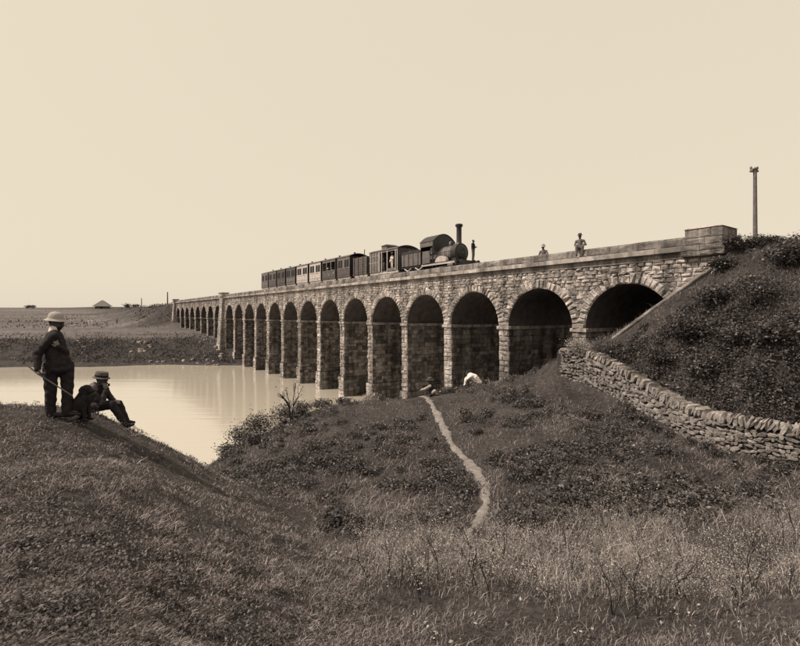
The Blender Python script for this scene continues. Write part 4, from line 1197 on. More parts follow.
def put_person(kind, key, coat, trou, skin, loc, yaw, label, hat=None, group=None):
    if (kind, key) not in BODY: BODY[(kind, key)] = small_person(kind, coat, trou, skin)
    me, hc = BODY[(kind, key)]
    r = empty('person', tuple(loc), yaw, label, 'person', group)
    mk_obj('body', me, r)
    if hat == 'helmet': pith_helmet(r, tuple(hc + np.array([-.01, 0, .07])), M['helmet'], M['helmet'], R(6))
    elif hat == 'hat': round_hat(r, tuple(hc + np.array([-.01, 0, .07])), M['felt'], M['band'], R(6))
    elif hat == 'turban':
        mb = MB(); mb.lathe([(.10, .0), (.125, .03), (.12, .075), (.08, .115), (.02, .125)], 18); o = mb.build('turban', M['white_cloth'], r, smooth=True); o.location = tuple(hc + np.array([-.01, 0, .05]))
    return r
nyaw = math.atan2(NX[1], NX[0])
W_, DS = M['white_cloth'], M['dark_skin']
put_person('sit', 'g', M['grey_cloth'], M['grey_cloth'], DS, loc2w(0.05, -.16, ZP + .02), nyaw + R(25), 'man in hat seated on the parapet with his feet on the cornice', 'hat')
put_person('sit', 'g', None, None, None, loc2w(3.1, -.95, ZP - .16), nyaw + R(10), 'man in helmet behind the parapet, only head and shoulders showing', 'helmet')
put_person('stand', 'd', M['cloth2'], M['grey_cloth'], DS, loc2w(12.42, TC - .75, ZR + 1.22), PHI + R(200), 'man standing on the buffer beam in front of the smokebox')
put_person('stand', 'w', W_, W_, DS, loc2w(21.9, TC + .75, ZR + 1.06), nyaw, 'white clad man standing in the open doorway of the brake van', 'turban')
put_person('stand', 'd', None, None, None, loc2w(23.3, TC + .75, ZR + 1.06), nyaw - R(30), 'dark clothed man leaning out of the brake van beside its panelled side', 'hat')
put_person('stand', 'wd', W_, M['cloth2'], DS, loc2w(15.85, TC + .55, ZR + 1.2), nyaw + R(60), 'driver in white shirt standing under the locomotive canopy')
put_person('stand', 'd', None, None, None, loc2w(16.5, TC - .3, ZR + 1.2), PHI + R(180), 'fireman in dark clothes under the locomotive canopy')
for k, s_ in enumerate((33.35, 34.45, 35.55)):
    put_person('sit', 'w', W_, W_, DS, loc2w(s_, TC + .72, ZR + 1.5), nyaw + R((-20, 15, 30)[k]), 'white clad passenger sitting in the open sided coach', 'turban' if k != 1 else None, 'passengers in the open sided coach')
put_person('sit', 'w', None, None, None, loc2w(37.2, TC + .75, ZR + 1.55), nyaw, 'white clad passenger in the window of the pale coach')
# men on the crest of the mound
def ground_at(px, Y):
    X = (px - 400) / F * Y; return np.array([X, Y, float(H(np.array([X]), np.array([Y]))[0])])
fg = Fig()
fg.chain([(.36, 0, .16), (.15, 0, .42), (-.05, 0, .52)], [.17, .18, .15], W_); fg.chain([(-.05, -.17, .5), (-.05, .17, .5)], [.09, .09], W_)
fg.chain([(-.06, -.18, .5), (-.28, -.2, .36), (-.36, -.18, .1)], [.075, .062, .045], W_); fg.hand((-.36, -.18, .09), (-.15, 0, -.5), (.4, 0, 0), .3, DS, 1)
fg.chain([(-.06, .18, .5), (-.25, .2, .34), (-.3, .15, .1)], [.07, .058, .045], W_); fg.hand((-.3, .15, .1), (-.15, 0, -.5), (.4, 0, 0), .3, DS, -1)
fg.cap((-.06, 0, .55), (-.13, .04, .62), .06, .055, DS); fg.head((-.15, .05, .63), R(180), R(-30), DS, M['hair'], False)
for sg in (-1, 1): fg.chain([(.36, .1 * sg, .12), (.0, .16 * sg, .14), (.3, .2 * sg, .02)], [.11, .08, .05], M['grey_cloth'])
for sg in (-1, 1): fg.cap((.3, .2 * sg, .03), (.42, .22 * sg, .02), .04, .03, DS)
b = ground_at(471.5, 22.6)
pw_ = empty('person', tuple(b + np.array([0, 0, .02])), 0, 'white shirted person crouching forward on one arm on the grassy crest', 'person')
mk_obj('body', fg.mesh('body', .012, 2, folds=.008), pw_)
fg = Fig(); C2 = M['cloth2']
fg.chain([(.02, 0, .1), (0, 0, .3), (-.04, 0, .44)], [.16, .16, .13], C2); fg.chain([(-.03, -.16, .44), (-.03, .16, .44)], [.075, .075], C2)
fg.chain([(-.05, -.18, .44), (-.22, -.2, .34), (-.44, -.18, .26)], [.07, .062, .05], M['helmet']); fg.hand((-.45, -.18, .25), (-.4, 0, -.1), (0, .2, -.6), .5, DS, 1)
fg.chain([(-.05, .18, .44), (.12, .2, .24), (.2, .05, .16)], [.07, .058, .045], C2); fg.hand((.21, .04, .15), (.3, -.2, 0), (0, 0, -1), .5, DS, -1)
fg.cap((-.04, 0, .48), (-.05, 0, .62), .058, .055, DS); fg.head((-.06, 0, .64), R(170), R(-10), DS, M['hair'], False)
fg.chain([(.05, -.1, .1), (.16, -.28, .22), (.26, -.2, .05)], [.1, .085, .06], M['helmet']); fg.chain([(.05, .1, .1), (-.2, -.2, .2), (-.05, -.28, .04)], [.1, .075, .05], C2)
fg.cap((.26, -.2, .04), (.34, -.26, .03), .04, .03, DS); fg.cap((-.05, -.28, .04), (-.12, -.36, .03), .04, .03, DS)
b = ground_at(431, 21.9)
pd = empty('person', tuple(b + np.array([0, 0, .05])), 0, 'dark clothed person in hat sitting at the crest where the footpath ends', 'person')
mk_obj('body', fg.mesh('body', .012, 2, folds=.008), pd)
round_hat(pd, (-.05, 0, .71), M['felt'], M['band'], 0, 0, 1.05, .17)
# far figures on the plain
for k, (px, Y, c_) in enumerate(((88.6, 121, 'w'), (92.2, 122, 'w'), (117, 125, 'd'))):
    b = ground_at(px, Y)
    put_person('stand', c_, W_, W_, DS, b, R(200), 'white clad person walking on the far plain beyond the bank' if c_ == 'w' else 'lone dark figure standing on the far plain near the sloping track', None, 'white clad walkers on the plain' if c_ == 'w' else None)

# ------------------------------------------------------------------ poles, hut, boulders
def tele_pole(loc, h, r, label, arm=True):
    root = empty('telegraph_pole', tuple(loc), 0, label, 'telegraph pole')
    mb = MB(); mb.tube([(0, 0, -.3), (.01, 0, h * .5), (0, 0, h)], [r, r * .85, r * .68], 10); mb.build('shaft', M['pole'], root)
    if arm:
        mb = MB(); mb.box(-.26, .16, -.05, .05, h - .16, h - .08); mb.build('cross_arm', M['pole'], root)
        for x in (-.21, .12):
            mb = MB(); mb.lathe([(.02, h - .1), (.02, h - .02), (.06, h), (.05, h + .1), (.02, h + .13)], 8, (x, 0, 0)); mb.build('insulator', M['pole'], root)
        mb = MB(); mb.lathe([(r * .95, h - .04), (r * .95, h + .02), (.02, h + .09)], 10); mb.build('cap', M['pole'], root)
    return root
b = ground_at(755, 24.5); tele_pole(b, E + (HOR - 169) / F * 24.5 - b[2], .125, 'weathered timber telegraph pole on the embankment beside the end pillar')
b = ground_at(167.5, 150); tele_pole(b, E + (HOR - 292) / F * 150 - b[2], .22, 'thin telegraph pole beside the far end of the viaduct', False)
b = ground_at(141.5, 205); tele_pole(b, E + (HOR - 298) / F * 205 - b[2], .22, 'distant telegraph pole on the railway embankment across the river', False)
b = ground_at(102.5, 300)
hut = empty('thatched_hut', tuple(b), R(20), 'small thatched hut with pyramid roof on the far skyline', 'hut')
mb = MB(); mb.box(-3.6, 3.6, -2.8, 2.8, -.3, 1.5); mb.build('wall', M['mud'], hut)
mb = MB(); mb.hexa([(-5, -4, 1.3), (5, -4, 1.3), (5, 4, 1.3), (-5, 4, 1.3), (-.5, -.2, 5.2), (.5, -.2, 5.2), (.5, .2, 5.2), (-.5, .2, 5.2)]); mb.build('roof', M['thatch'], hut)
mb = MB(); mb.box(-.6, .6, -2.86, -2.8, -.2, 1.3); mb.build('door', M['coachdark'], hut)
def boulder(px, Y, r, label, group, pale=False):
    b = ground_at(px, Y)
    if b[2] < -.3: return
    mb = MB(); rough_block(mb, np.zeros(3), np.array([r, 0, 0]), np.array([0, r * .8, 0]), np.array([0, 0, r * .6]), .13)
    o = mb.build('boulder', M['boulder'], None, label=label, category='boulder', group=group)
    o.location = tuple(b + np.array([0, 0, r * .25])); o.rotation_euler = (0, 0, rng.uniform(0, 6))
for k in range(16): boulder(rng.uniform(131, 160), rng.uniform(80.5, 85), rng.uniform(.12, .4), 'pale boulder scattered on the dark far bank', 'pale boulders on the far bank')
for k in range(6): boulder(rng.uniform(66, 84), rng.uniform(79, 86), rng.uniform(.1, .3), 'pale boulder scattered on the dark far bank', 'pale boulders on the far bank')
for k in range(34): boulder(rng.uniform(150, 222), rng.uniform(76.2, 80), rng.uniform(.1, .35), 'rubble stone at the far water edge near the viaduct', 'rubble along the far water edge')
for k in range(10): boulder(rng.uniform(200, 226), rng.uniform(80, 88), rng.uniform(.15, .45), 'rubble stone at the far water edge near the viaduct', 'rubble along the far water edge')
# ------------------------------------------------------------------ footpath
PATH = np.array([at(*c)[:2] for c in [(413, 399, 24.2), (424, 402, 22.0), (435, 410, 19.5), (446, 431, 17.3), (452, 446, 16.0), (466, 464.5, 14.7), (477, 480, 13.5), (484, 496, 12.3), (486, 510, 11.4), (479, 524, 10.5), (470, 540, 9.6), (466, 552, 8.9)]])
pl_ = np.r_[0, np.cumsum(np.hypot(*np.diff(PATH, axis=0).T))]
def path_dist(X, Y):
    d = np.full(X.shape, 1e9)
    for a, b in zip(PATH[:-1], PATH[1:]):
        v = b - a; t = np.clip(((X - a[0]) * v[0] + (Y - a[1]) * v[1]) / (v @ v), 0, 1)
        d = np.minimum(d, np.hypot(X - a[0] - t * v[0], Y - a[1] - t * v[1]))
    return d
us = np.linspace(0, pl_[-1], 110); V = []; Fq = []
for i, u in enumerate(us):
    c = np.array([np.interp(u, pl_, PATH[:, 0]), np.interp(u, pl_, PATH[:, 1])])
    u2 = min(u + .2, pl_[-1]); u1 = max(u - .2, 0)
    t = np.array([np.interp(u2, pl_, PATH[:, 0]) - np.interp(u1, pl_, PATH[:, 0]), np.interp(u2, pl_, PATH[:, 1]) - np.interp(u1, pl_, PATH[:, 1])]); t /= np.linalg.norm(t)
    n = np.array([-t[1], t[0]]); w = .13 + .035 * math.sin(u * 1.3) + .035 * math.sin(u * 3.7 + 1) + .025 * math.sin(u * 9) + .05 * u / pl_[-1]
    w *= 1 - .75 * float(smooth01(np.array(u), pl_[-1] - 2.2, pl_[-1]))
    for k in range(5):
        o = (k - 2) / 2 * (w + rng.uniform(-.06, .07) * (k in (0, 4)))
        V.append([c[0] + n[0] * o, c[1] + n[1] * o, 0])
V = np.array(V); V[:, 2] = H(V[:, 0], V[:, 1]) + np.tile([-.02, .035, .03, .035, -.02], len(us))
Fq = [(i * 5 + k, i * 5 + k + 1, i * 5 + 6 + k, i * 5 + 5 + k) for i in range(len(us) - 1) for k in range(4)]
mk_obj('footpath', np_mesh('footpath', V, Fq, None, M['dirt'], smooth=True), kind='structure')

# ------------------------------------------------------------------ vegetation
def unit(n):
    v = rng.normal(size=(n, 3)); return v / np.linalg.norm(v, axis=1, keepdims=True)
def blades(P, h, w, tint, lean=0.5, wind=(0.25, 0.05)):
    n = len(P); az = rng.uniform(0, 2 * np.pi, n); side = np.stack([np.cos(az), np.sin(az), np.zeros(n)], 1)
    ld = rng.normal(0, lean, (n, 2)) + np.array(wind)
    mid = P + np.stack([ld[:, 0] * h * .35, ld[:, 1] * h * .35, h * .6], 1)
    tip = P + np.stack([ld[:, 0] * h * 1.0, ld[:, 1] * h * 1.0, h * rng.uniform(.75, 1.0, n)], 1)
    hw = (w / 2)[:, None]
    V = np.stack([P - side * hw, P + side * hw, mid + side * hw * .8, mid - side * hw * .8, tip], 1).reshape(-1, 3)
    b = np.arange(n)[:, None] * 5
    return V, b + np.array([0, 1, 2, 3]), b + np.array([3, 2, 4]), np.repeat(tint, 5)
def leaves(P, s, tint, up=0.6, asp=0.55):
    n = len(P); nr = unit(n); nr[:, 2] = np.abs(nr[:, 2]) + up; nr /= np.linalg.norm(nr, axis=1, keepdims=True)
    a = np.cross(nr, unit(n)); a /= np.linalg.norm(a, axis=1, keepdims=True); b_ = np.cross(nr, a)
    s = s[:, None]
    V = np.stack([P - a * s * .5, P + b_ * s * asp * .5 + nr * s * .06, P + a * s * .5, P - b_ * s * asp * .5 + nr * s * .06], 1).reshape(-1, 3)
    return V, np.arange(n)[:, None] * 4 + np.arange(4), np.repeat(tint, 4)
def screen_pts(n, ylo, yhi, pxlo=-90, pxhi=890, pw=1.0):
    t = rng.random(n)
    Y = 1.0 / (1 / yhi + (1 / ylo - 1 / yhi) * t ** pw)
    X = (rng.uniform(pxlo, pxhi, n) - 400) / F * Y
    return X, Y
def wedge(Y): return 0.4 - 0.17 * Y      # left of this line is the hill
def emb_side(X, Y):     # behind the field wall
    yw = np.interp(X, wt[:, 0], wt[:, 1]); return (X > wt[0, 0]) & (Y > yw)
def on_wall(X, Y):
    d = np.full(X.shape, 1e9)
    for a, b in zip(wt[:-1], wt[1:]):
        v = (b - a)[:2]; t = np.clip(((X - a[0]) * v[0] + (Y - a[1]) * v[1]) / (v @ v), 0, 1)
        d = np.minimum(d, np.hypot(X - a[0] - t * v[0], Y - a[1] - t * v[1]))
    return (d < .1) | ((d < .5) & emb_side(X, Y))
def under_viaduct(X, Y):
    s, y = w2loc(X, Y); return (y < 0.25) & (y > -WID - .5) & (s > -7.3)
def stuff(name, label, m, V, Q=None, T=None, tint=None):
    return mk_obj(name, np_mesh(name, V, Q, T, m, tint), kind='stuff', label=label, category='vegetation')

# short grass on the left hill
n = 430000
X, Y = screen_pts(n, 2.3, 13, -120, 560, .85)
cl_ = .6 * wobble(X, Y, 3.0, 21) + .8 * wobble(X, Y, 9.0, 22) + .8 * wobble(X, Y, 24.0, 24)
k = (X < wedge(Y) + .5 * wobble(X, Y, 1.5, 23) + .2) & (rng.random(n) < np.clip(.55 + .85 * cl_, .06, 1))
X, Y, cl_ = X[k], Y[k], cl_[k]; Z = H(X, Y)
k = Z > .15; X, Y, Z, cl_ = X[k], Y[k], Z[k], cl_[k]; n = len(X)
near_p = np.minimum(np.hypot(X + 5.6, Y - 7.7), np.hypot(X + 5.3, Y - 8.6))
h = (np.minimum(rng.gamma(3, .0095, n), .05) * (1 + .7 * np.clip(cl_, -.5, 1)) + .010) * (.6 + .4 * smooth01(near_p, .3, .8)); w = rng.uniform(.004, .010, n) * (1 + Y / 9)
tn = np.clip(rng.lognormal(0, .5, n) * (1 + .55 * cl_), .2, 2.4)
V, Qd, Td, tt = blades(np.stack([X, Y, Z - .01], 1), h, w, tn * 1.1, .75, (.15, .0))
stuff('hill_grass', 'short dry grass covering the near left hillside', M['grass'], V, Qd, Td, tt)
# low leafy weeds dotted over the hill
nc = 900; X, Y = screen_pts(nc, 2.6, 10.5, -60, 420); k = X < wedge(Y) + .2; X, Y = X[k], Y[k]
rep = rng.integers(12, 80, len(X)); rr = rng.uniform(.05, .22, len(X))
PX = np.repeat(X, rep) + rng.normal(0, 1, rep.sum()) * np.repeat(rr, rep) * .6; PY = np.repeat(Y, rep) + rng.normal(0, 1, rep.sum()) * np.repeat(rr, rep) * .6
PZ = H(PX, PY) + rng.uniform(.01, .10, len(PX))
V, Qd, tt = leaves(np.stack([PX, PY, PZ], 1), rng.uniform(.014, .04, len(PX)), rng.uniform(.5, 2.6, len(PX)))
stuff('hill_weeds', 'low dark leafy weeds dotted over the near hillside', M['leaf'], V, Qd, None, tt)

# tall pale grass in the hollow
n = 150000
X, Y = screen_pts(n, 5.9, 11.4, 180, 960, .9)
edge = X - wedge(Y) + .6 * wobble(X, Y, 1.3, 23)
fade = smooth01(edge, -.8, 1.6) * smooth01(Y + .5 * wobble(X, Y, 1.4, 36), 5.9, 7.1) * (1 - smooth01(Y + 1.0 * wobble(X, Y, 1.2, 33), 9.2, 11.4))
patch = np.clip(.55 + .9 * wobble(X, Y, 1.6, 31) + .5 * wobble(X, Y, 5, 32), .06, 1)
k = (rng.random(n) < patch * fade) & (path_dist(X, Y) > .3) & ~emb_side(X, Y) & ~on_wall(X, Y)
X, Y, fade, patch = X[k], Y[k], fade[k], patch[k]; Z = H(X, Y); n = len(X)
h = rng.gamma(3.2, .047, n) * (.45 + .75 * fade) * (.6 + .5 * patch); w = rng.uniform(.004, .009, n)
V, Qd, Td, tt = blades(np.stack([X, Y, Z - .01], 1), h, w, np.clip(rng.lognormal(.0, .55, n), .25, 2.8), .6, (.12, 0))
stuff('tall_grass', 'tall pale dry grass standing in the hollow', M['drygrass'], V, Qd, Td, tt)
# feathery heads of dry weeds: tufts of fine leaves on thin air-borne sprays
nc = 2600
X, Y = screen_pts(nc, 6.5, 11.2, 190, 960, .9); edge = X - wedge(Y) + .6 * wobble(X, Y, 1.3, 23)
k = (rng.random(nc) < smooth01(edge, -.6, 1.6) * np.clip(.5 + .9 * wobble(X, Y, 2.2, 35), .05, 1)) & (path_dist(X, Y) > .3) & ~emb_side(X, Y); X, Y = X[k], Y[k]; nc = len(X)
Z0 = H(X, Y); hh = rng.gamma(5, .065, nc)
rep = rng.integers(18, 75, nc); tot = rep.sum(); t_ = rng.uniform(.35, 1.0, tot)
lx, ly = rng.normal(0, .2, nc), rng.normal(0, .2, nc)
spread = .05 + .10 * t_
PX = np.repeat(X + 0, rep) + np.repeat(lx * hh, rep) * t_ + rng.normal(0, 1, tot) * spread; PY = np.repeat(Y, rep) + np.repeat(ly * hh, rep) * t_ + rng.normal(0, 1, tot) * spread
PZ = np.repeat(Z0, rep) + np.repeat(hh, rep) * t_ + rng.normal(0, .03, tot)
V, Qd, tt = leaves(np.stack([PX, PY, PZ], 1), rng.uniform(.010, .030, tot), np.repeat(np.clip(rng.lognormal(0, .4, nc), .4, 2.2), rep) * rng.uniform(.6, 1.5, tot), .2)
stuff('weed_leaves', 'fine pale leaves of dry weeds among the tall grass', M['paleleaf'], V, Qd, None, tt)

# short grass in front of the hollow
n = 190000
X, Y = screen_pts(n, 3.0, 9.5, 160, 1000, .8)
cl_ = wobble(X, Y, 3.5, 41) + .6 * wobble(X, Y, 9, 42)
k = (X > wedge(Y) - .6) & (rng.random(n) < np.clip(.65 + .5 * cl_, .3, 1) * (1 - .65 * smooth01(Y + .25 * wobble(X, Y, 1.7, 44), 5.4, 5.9) * (1 - smooth01(Y + .25 * wobble(X, Y, 1.7, 44), 6.4, 6.9)) * (X > .2)))
X, Y, cl_ = X[k], Y[k], cl_[k]; n = len(X); Z = H(X, Y)
V, Qd, Td, tt = blades(np.stack([X, Y, Z - .01], 1), rng.gamma(3, .015, n) + .015, rng.uniform(.005, .011, n), np.clip(rng.lognormal(-.05, .55, n) * (1 + .4 * cl_), .25, 3), .6)
stuff('front_grass', 'short trampled grass along the near edge of the hollow', M['grass'], V, Qd, Td, tt)
n = 1800
X, Y = screen_pts(n, 3.2, 7.0, 180, 950); k = (X > wedge(Y) - .3) & (wobble(X, Y, 4, 43) > .15); X, Y = X[k], Y[k]; n = len(X)
V, Qd, tt = leaves(np.stack([X, Y, H(X, Y) + rng.uniform(.01, .09, n)], 1), rng.uniform(.02, .06, n), rng.uniform(.5, 2.2, n), .8)
stuff('fallen_leaves', 'pale broad leaves scattered in the front grass', M['paleleaf'], V, Qd, None, tt)

# ground cover of the mound
n = 230000
X, Y = screen_pts(n, 9.5, 27, 150, 900, 1.0)
cl_ = wobble(X, Y, 1.3, 51) + .7 * wobble(X, Y, 4.0, 52)
k = ((X > wedge(Y) - .5) | (Y > 11.0)) & ((path_dist(X, Y) > .07 + .16 * rng.random(n)) | (rng.random(n) < .06)) & ~emb_side(X, Y) & ~on_wall(X, Y) & (rng.random(n) < np.clip(.55 + .5 * cl_, .1, 1))
X, Y, cl_ = X[k], Y[k], cl_[k]; Z = H(X, Y); k = (Z > .2) & ~under_viaduct(X, Y); X, Y, Z, cl_ = X[k], Y[k], Z[k], cl_[k]; n = len(X)
V, Qd, Td, tt = blades(np.stack([X, Y, Z - .01], 1), rng.gamma(3, .025, n) + .02, rng.uniform(.008, .02, n), np.clip(rng.lognormal(0, .6, n) * (1 + .5 * cl_), .2, 3.0), .8)
stuff('mound_grass', 'rough grass covering the grassy mound beside the river', M['darkgrass'], V, Qd, Td, tt)
nc = 2600; X, Y = screen_pts(nc, 9.8, 25, 180, 900, 1.0)
cl_ = wobble(X, Y, .8, 55)
k = ((X > wedge(Y) - .2) | (Y > 11.3)) & (path_dist(X, Y) > .4) & ~emb_side(X, Y) & ~on_wall(X, Y) & (cl_ + .6 * wobble(X, Y, 2.6, 56) + rng.normal(0, .18, nc) > .02); X, Y = X[k], Y[k]
k = H(X, Y) > .5; X, Y = X[k], Y[k]
rep = rng.integers(50, 190, len(X)); rr = rng.uniform(.12, .36, len(X)); tot = rep.sum()
d3 = unit(tot); d3[:, 2] = np.abs(d3[:, 2]); rad = np.repeat(rr, rep) * rng.uniform(.6, 1.1, tot)
PX = np.repeat(X, rep) + d3[:, 0] * rad; PY = np.repeat(Y, rep) + d3[:, 1] * rad
k = path_dist(PX, PY) > .16 + .1 * rng.random(len(PX)); PX, PY, d3, rad = PX[k], PY[k], d3[k], rad[k]
PZ = H(PX, PY) + d3[:, 2] * rad * .9 + .02; n = len(PX)
V, Qd, tt = leaves(np.stack([PX, PY, PZ], 1), rng.gamma(5, .012, n) + .01, np.clip(rng.lognormal(-.1, .65, n), .25, 3.5), .5)
stuff('ground_cover', 'dark leafy ground cover in clumps over the mound', M['leaf'], V, Qd, None, tt)

# embankment
n = 120000
X, Y = screen_pts(n, 11.5, 30, 540, 1000, 1.0); k = emb_side(X, Y) & ~under_viaduct(X, Y) & ~on_wall(X, Y); X, Y = X[k], Y[k]
s_, y_ = w2loc(X, Y)
wv = (X - wpts[0][0]) * (wpts[-1][1] - wpts[0][1]) - (Y - wpts[0][1]) * (wpts[-1][0] - wpts[0][0])   # keep clear of the wing coping
dcop = wv / np.hypot(wpts[-1][0] - wpts[0][0], wpts[-1][1] - wpts[0][1])
Z = H(X, Y); k = ~((np.abs(dcop) < .25) & (X < wpts[0][0] + .1)); X, Y, Z = X[k], Y[k], Z[k]; n = len(X)
V, Qd, Td, tt = blades(np.stack([X, Y, Z - .01], 1), rng.gamma(4, .035, n) + .03, rng.uniform(.008, .02, n), np.clip(rng.lognormal(-.1, .5, n), .25, 2.4), .6)
stuff('embankment_grass', 'rough grass growing over the railway embankment', M['darkgrass'], V, Qd, Td, tt)
nc = 1500; X, Y = screen_pts(nc, 12, 24, 600, 960, 1.0)
k = emb_side(X, Y) & ~under_viaduct(X, Y) & ~on_wall(X, Y) & (wobble(X, Y, .7, 65) + .6 * wobble(X, Y, 2.2, 66) + rng.normal(0, .15, nc) - .9 * smooth01(H(X, Y), E - .5, E + 1.4) * (H(X, Y) < E + 2.55) > -.05); X, Y = X[k], Y[k]
dc = ((X - wpts[0][0]) * (wpts[-1][1] - wpts[0][1]) - (Y - wpts[0][1]) * (wpts[-1][0] - wpts[0][0])) / np.hypot(wpts[-1][0] - wpts[0][0], wpts[-1][1] - wpts[0][1])
k = ~((np.abs(dc) < .75) & (X < wpts[0][0] + .1)); X, Y = X[k], Y[k]
rep = rng.integers(70, 220, len(X)); rr = rng.uniform(.15, .42, len(X)); tot = rep.sum()
d3 = unit(tot); d3[:, 2] = np.abs(d3[:, 2]); rad = np.repeat(rr, rep) * rng.uniform(.6, 1.1, tot)
PX = np.repeat(X, rep) + d3[:, 0] * rad; PY = np.repeat(Y, rep) + d3[:, 1] * rad; PZ = H(PX, PY) + d3[:, 2] * rad + .02; n = len(PX)
V, Qd, tt = leaves(np.stack([PX, PY, PZ], 1), rng.gamma(5, .014, n) + .012, np.clip(rng.lognormal(-.15, .65, n), .25, 3.5), .5)
stuff('embankment_creeper', 'dark leafy creeper in clumps over the railway embankment', M['leaf'], V, Qd, None, tt)

# far bank scrub
n = 60000
X, Y = screen_pts(n, 76, 100, -80, 300, 1.0); e_ = Y - far_bank(X)
cl_ = wobble(X, Y, .25, 71) + .6 * wobble(X, Y, .8, 72)
k = (e_ > .8) & (rng.random(n) < np.clip(.5 + .6 * cl_, .04, 1) * (1 - .9 * smooth01(e_, 9, 14))) & ~under_viaduct(X, Y); X, Y = X[k], Y[k]; n = len(X); Z = H(X, Y)
V, Qd, Td, tt = blades(np.stack([X, Y, Z - .02], 1), rng.gamma(4, .06, n) + .04, rng.uniform(.06, .16, n), np.clip(rng.lognormal(-.2, .5, n), .2, 2.2), .6)
stuff('bank_scrub', 'coarse scrub and grass on the far river bank', M['leaf'], V, Qd, Td, tt)
n = 26000
X, Y = screen_pts(n, 112, 260, -80, 320, 1.0)
s_, y_ = w2loc(X, Y); onemb = (s_ > 116) & (np.abs(y_ + 4.4) < 13)
k = ((rng.random(n) < np.clip(.03 + .25 * wobble(X * .4, Y, .12, 73), 0, 1)) | (onemb & (rng.random(n) < .8))) & ~under_viaduct(X, Y); X, Y = X[k], Y[k]; n = len(X); Z = H(X, Y)
V, Qd, Td, tt = blades(np.stack([X, Y, Z - .02], 1), (rng.gamma(3, .09, n) + .05), rng.uniform(.12, .4, n), np.clip(rng.lognormal(0, .5, n), .2, 2.2), .5)
stuff('plain_scrub', 'dark scrub over the far railway embankment and plain', M['leaf'], V, Qd, Td, tt)

# ---- single shrubs
def branch(mb, p, d, ln, r, depth, tips, spread=.55):
    q = p + d * ln; m_ = (p + q) / 2 + rng.normal(0, .05 * ln, 3)
    mb.tube([p, m_, q], [r, r * .85, r * .65], 5, False)
    if depth == 0: tips.append(q); return
    for k in range(2 if rng.random() < .7 else 3):
        d2 = d + rng.normal(0, spread, 3); d2[2] = abs(d2[2]) * .8 + .25; d2 /= np.linalg.norm(d2)
        branch(mb, q, d2, ln * rng.uniform(.6, .85), r * .65, depth - 1, tips, spread)
    tips.append(q)
def shrub(name, loc, rad, hgt, nleaf, lsize, label, group, lm, tw, nst=5, tl=(-.1, .5)):
    root = empty(name, tuple(loc), 0, label, 'shrub', group)
    mb = MB(); tips = []
    for k in range(nst):
        a = rng.uniform(0, 6.28); d = np.array([math.cos(a) * .6 * rad / hgt, math.sin(a) * .6 * rad / hgt, 1.0]); d /= np.linalg.norm(d)
        branch(mb, np.array([math.cos(a) * .006, math.sin(a) * .006, -.05]), d, hgt * .34, max(.007, hgt * .016), 2, tips)
    mb.build('stems', tw, root)
    tips = np.array(tips)
    cl = tips[rng.integers(0, len(tips), nleaf)]
    P = cl + rng.normal(0, 1, (nleaf, 3)) * np.array([rad * .26, rad * .26, hgt * .16])
    P[:, 2] = np.abs(P[:, 2])
    V, Qd, tt = leaves(P, rng.uniform(lsize * .6, lsize * 1.3, nleaf), np.clip(rng.lognormal(tl[0], .65, nleaf), .25, 3.5), .35)
    mk_obj('foliage', np_mesh('foliage', V, Qd, None, lm, tt), root)
    return root
for px, Y, r, h in ((226, 18.6, .5, .5), (243, 19.4, .8, .95), (262, 20.0, .9, 1.05), (284, 21.0, .8, .95), (302, 21.6, .6, .7), (322, 22.2, .5, .55), (255, 18.6, .6, .5), (344, 22.8, .4, .4)):
    shrub('shrub', ground_at(px, Y), r, h, int(1900 * r), .085, 'dense dark leafy shrub on the mound edge above the water', 'shrubs on the mound edge', M['leaf'], M['twig'])
shrub('sapling', ground_at(291, 20.4), .45, 2.1, 170, .07, 'thin leggy sapling rising above the shrubs at the water edge', None, M['leaf'], M['twig'], 3)
shrub('pale_bush', ground_at(372, 23.3), .42, .55, 900, .055, 'pale feathery bush on the crest in front of the viaduct piers', None, M['paleleaf'], M['paletwig'])
for px, Y, r, h in ((262, 14.6, .6, .4), (300, 12.6, .55, .35), (328, 11.8, .5, .35), (236, 16.4, .6, .4), (285, 13.6, .6, .35)):
    shrub('shrub', ground_at(px, Y), r, h, int(1900 * r), .06, 'dark low shrub in the dip between hill and mound', 'shrubs in the dip', M['leaf'], M['twig'], 7)
for px, Y, r, h in ((450, 13.2, .8, .4), (436, 14.2, .7, .35), (462, 12.2, .7, .4), (548, 13.4, .9, .4), (520, 12.6, .6, .35), (590, 15.5, .7, .35), (660, 13.5, .8, .45), (345, 14.5, .9, .4), (395, 15.5, .8, .35), (315, 16.5, .8, .45), (420, 12.6, .6, .35)):
    shrub('shrub', ground_at(px, Y), r, h, int(1700 * r), .07, 'low spreading leafy shrub on the mound near the footpath', 'low shrubs on the mound', M['leaf'], M['twig'], 7)
for px, Y, r, h in ((688, 18.2, .9, 1.0), (715, 18.6, .8, .8), (760, 17.0, 1.0, 1.0), (738, 16.4, .8, .8), (662, 18.2, .7, .6), (700, 16.6, .8, .7), (735, 19.55, .5, .5), (752, 19.2, .45, .45), (768, 18.9, .5, .45), (790, 17.6, .8, .8), (775, 15.4, .8, .7), (722, 19.5, .5, .5), (748, 17.9, .7, .6)):
    sky_ = h <= .5
    r *= 1.12; h *= 1.15
    shrub('shrub', ground_at(px, Y), r, h, int(2100 * r), rng.uniform(.07, .13), 'small dark shrub at the top of the embankment between end pillar and telegraph pole' if sky_ else 'dark bushy shrub growing on the railway embankment slope', 'shrubs on the embankment top' if sky_ else 'shrubs on the embankment slope', M['leaf'], M['twig'])
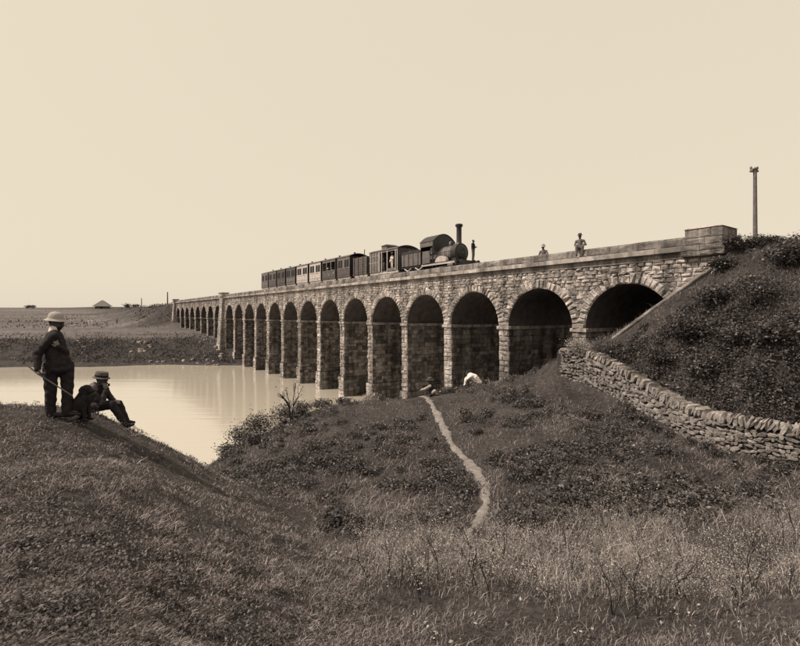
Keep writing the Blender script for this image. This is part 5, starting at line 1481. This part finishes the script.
for u_ in np.arange(4.2, sl_[-1] - 1, .62):
    b, zb_, t_, n_ = wframe(u_ + rng.uniform(-.2, .2)); b = b + d0 + n_ * rng.uniform(.15, .45); b[2] = float(H(b[0:1], b[1:2])[0])
    shrub('shrub', b, rng.uniform(.25, .45), rng.uniform(.22, .42), int(rng.uniform(300, 650)), .06, 'low leafy shrub at the foot of the dry stone wall', 'shrubs along the foot of the wall', M['leaf'], M['twig'], 5)
b, zb_, t_, n_ = wframe(.75); b = b + d0 - n_ * .3; b[2] -= .3
shrub('dry_bush', b, .75, .8, 3200, .05, 'dry pale bush sprawling over the broken end of the field wall', None, M['paleleaf'], M['paletwig'], 8)
for u_ in (1.5, 1.75):
    b, zb_, t_, n_ = wframe(u_); b = b + d0 - n_ * .75; b[2] -= .3
    shrub('shrub', b, .35, .7, 260, .09, 'leggy dark shrub behind the broken end of the field wall', 'leggy shrubs by the wall end', M['leaf'], M['twig'], 5)
# leafless weeds standing in the hollow
for k in range(80):
    px = rng.uniform(285, 800) if k > 12 else rng.uniform(270, 440); Y = rng.uniform(5.9, 6.9) if k % 2 else rng.uniform(6.8, 8.9)
    g = ground_at(px, Y)
    if g[0] < wedge(Y): continue
    root = empty('dry_weed', tuple(g), rng.uniform(0, 6), 'bare forking weed stem with few leaves standing in the tall grass', 'weed', 'bare weeds in the tall grass')
    mb = MB(); tips = []
    for j in range(rng.integers(1, 3)):
        d = np.array([rng.normal(0, .3), rng.normal(0, .2), 1.0]); d /= np.linalg.norm(d)
        branch(mb, np.array([0, 0, -.03]), d, rng.uniform(.16, .36), rng.uniform(.007, .012), 3 if rng.random() < .5 else 2, tips, .42)
    mb.build('stem', M['twig'] if rng.random() < .6 else M['paletwig'], root)
    tips = np.array(tips); nl = int(rng.uniform(40, 160))
    P = tips[rng.integers(0, len(tips), nl)] + rng.normal(0, .05, (nl, 3))
    V, Qd, tt = leaves(P, rng.uniform(.015, .035, nl), rng.uniform(.6, 1.6, nl), .2)
    mk_obj('leaves', np_mesh('leaves', V, Qd, None, M['paleleaf'], tt), root)
for px, Y in ((28, 300), (33, 304), (128, 235), (136, 240)):
    g = ground_at(px, Y); shrub('far_bush', g, 2.2, 2.4, 260, .7, 'small dark bush on the far skyline', 'bushes on the far skyline', M['leaf'], M['twig'], 4)
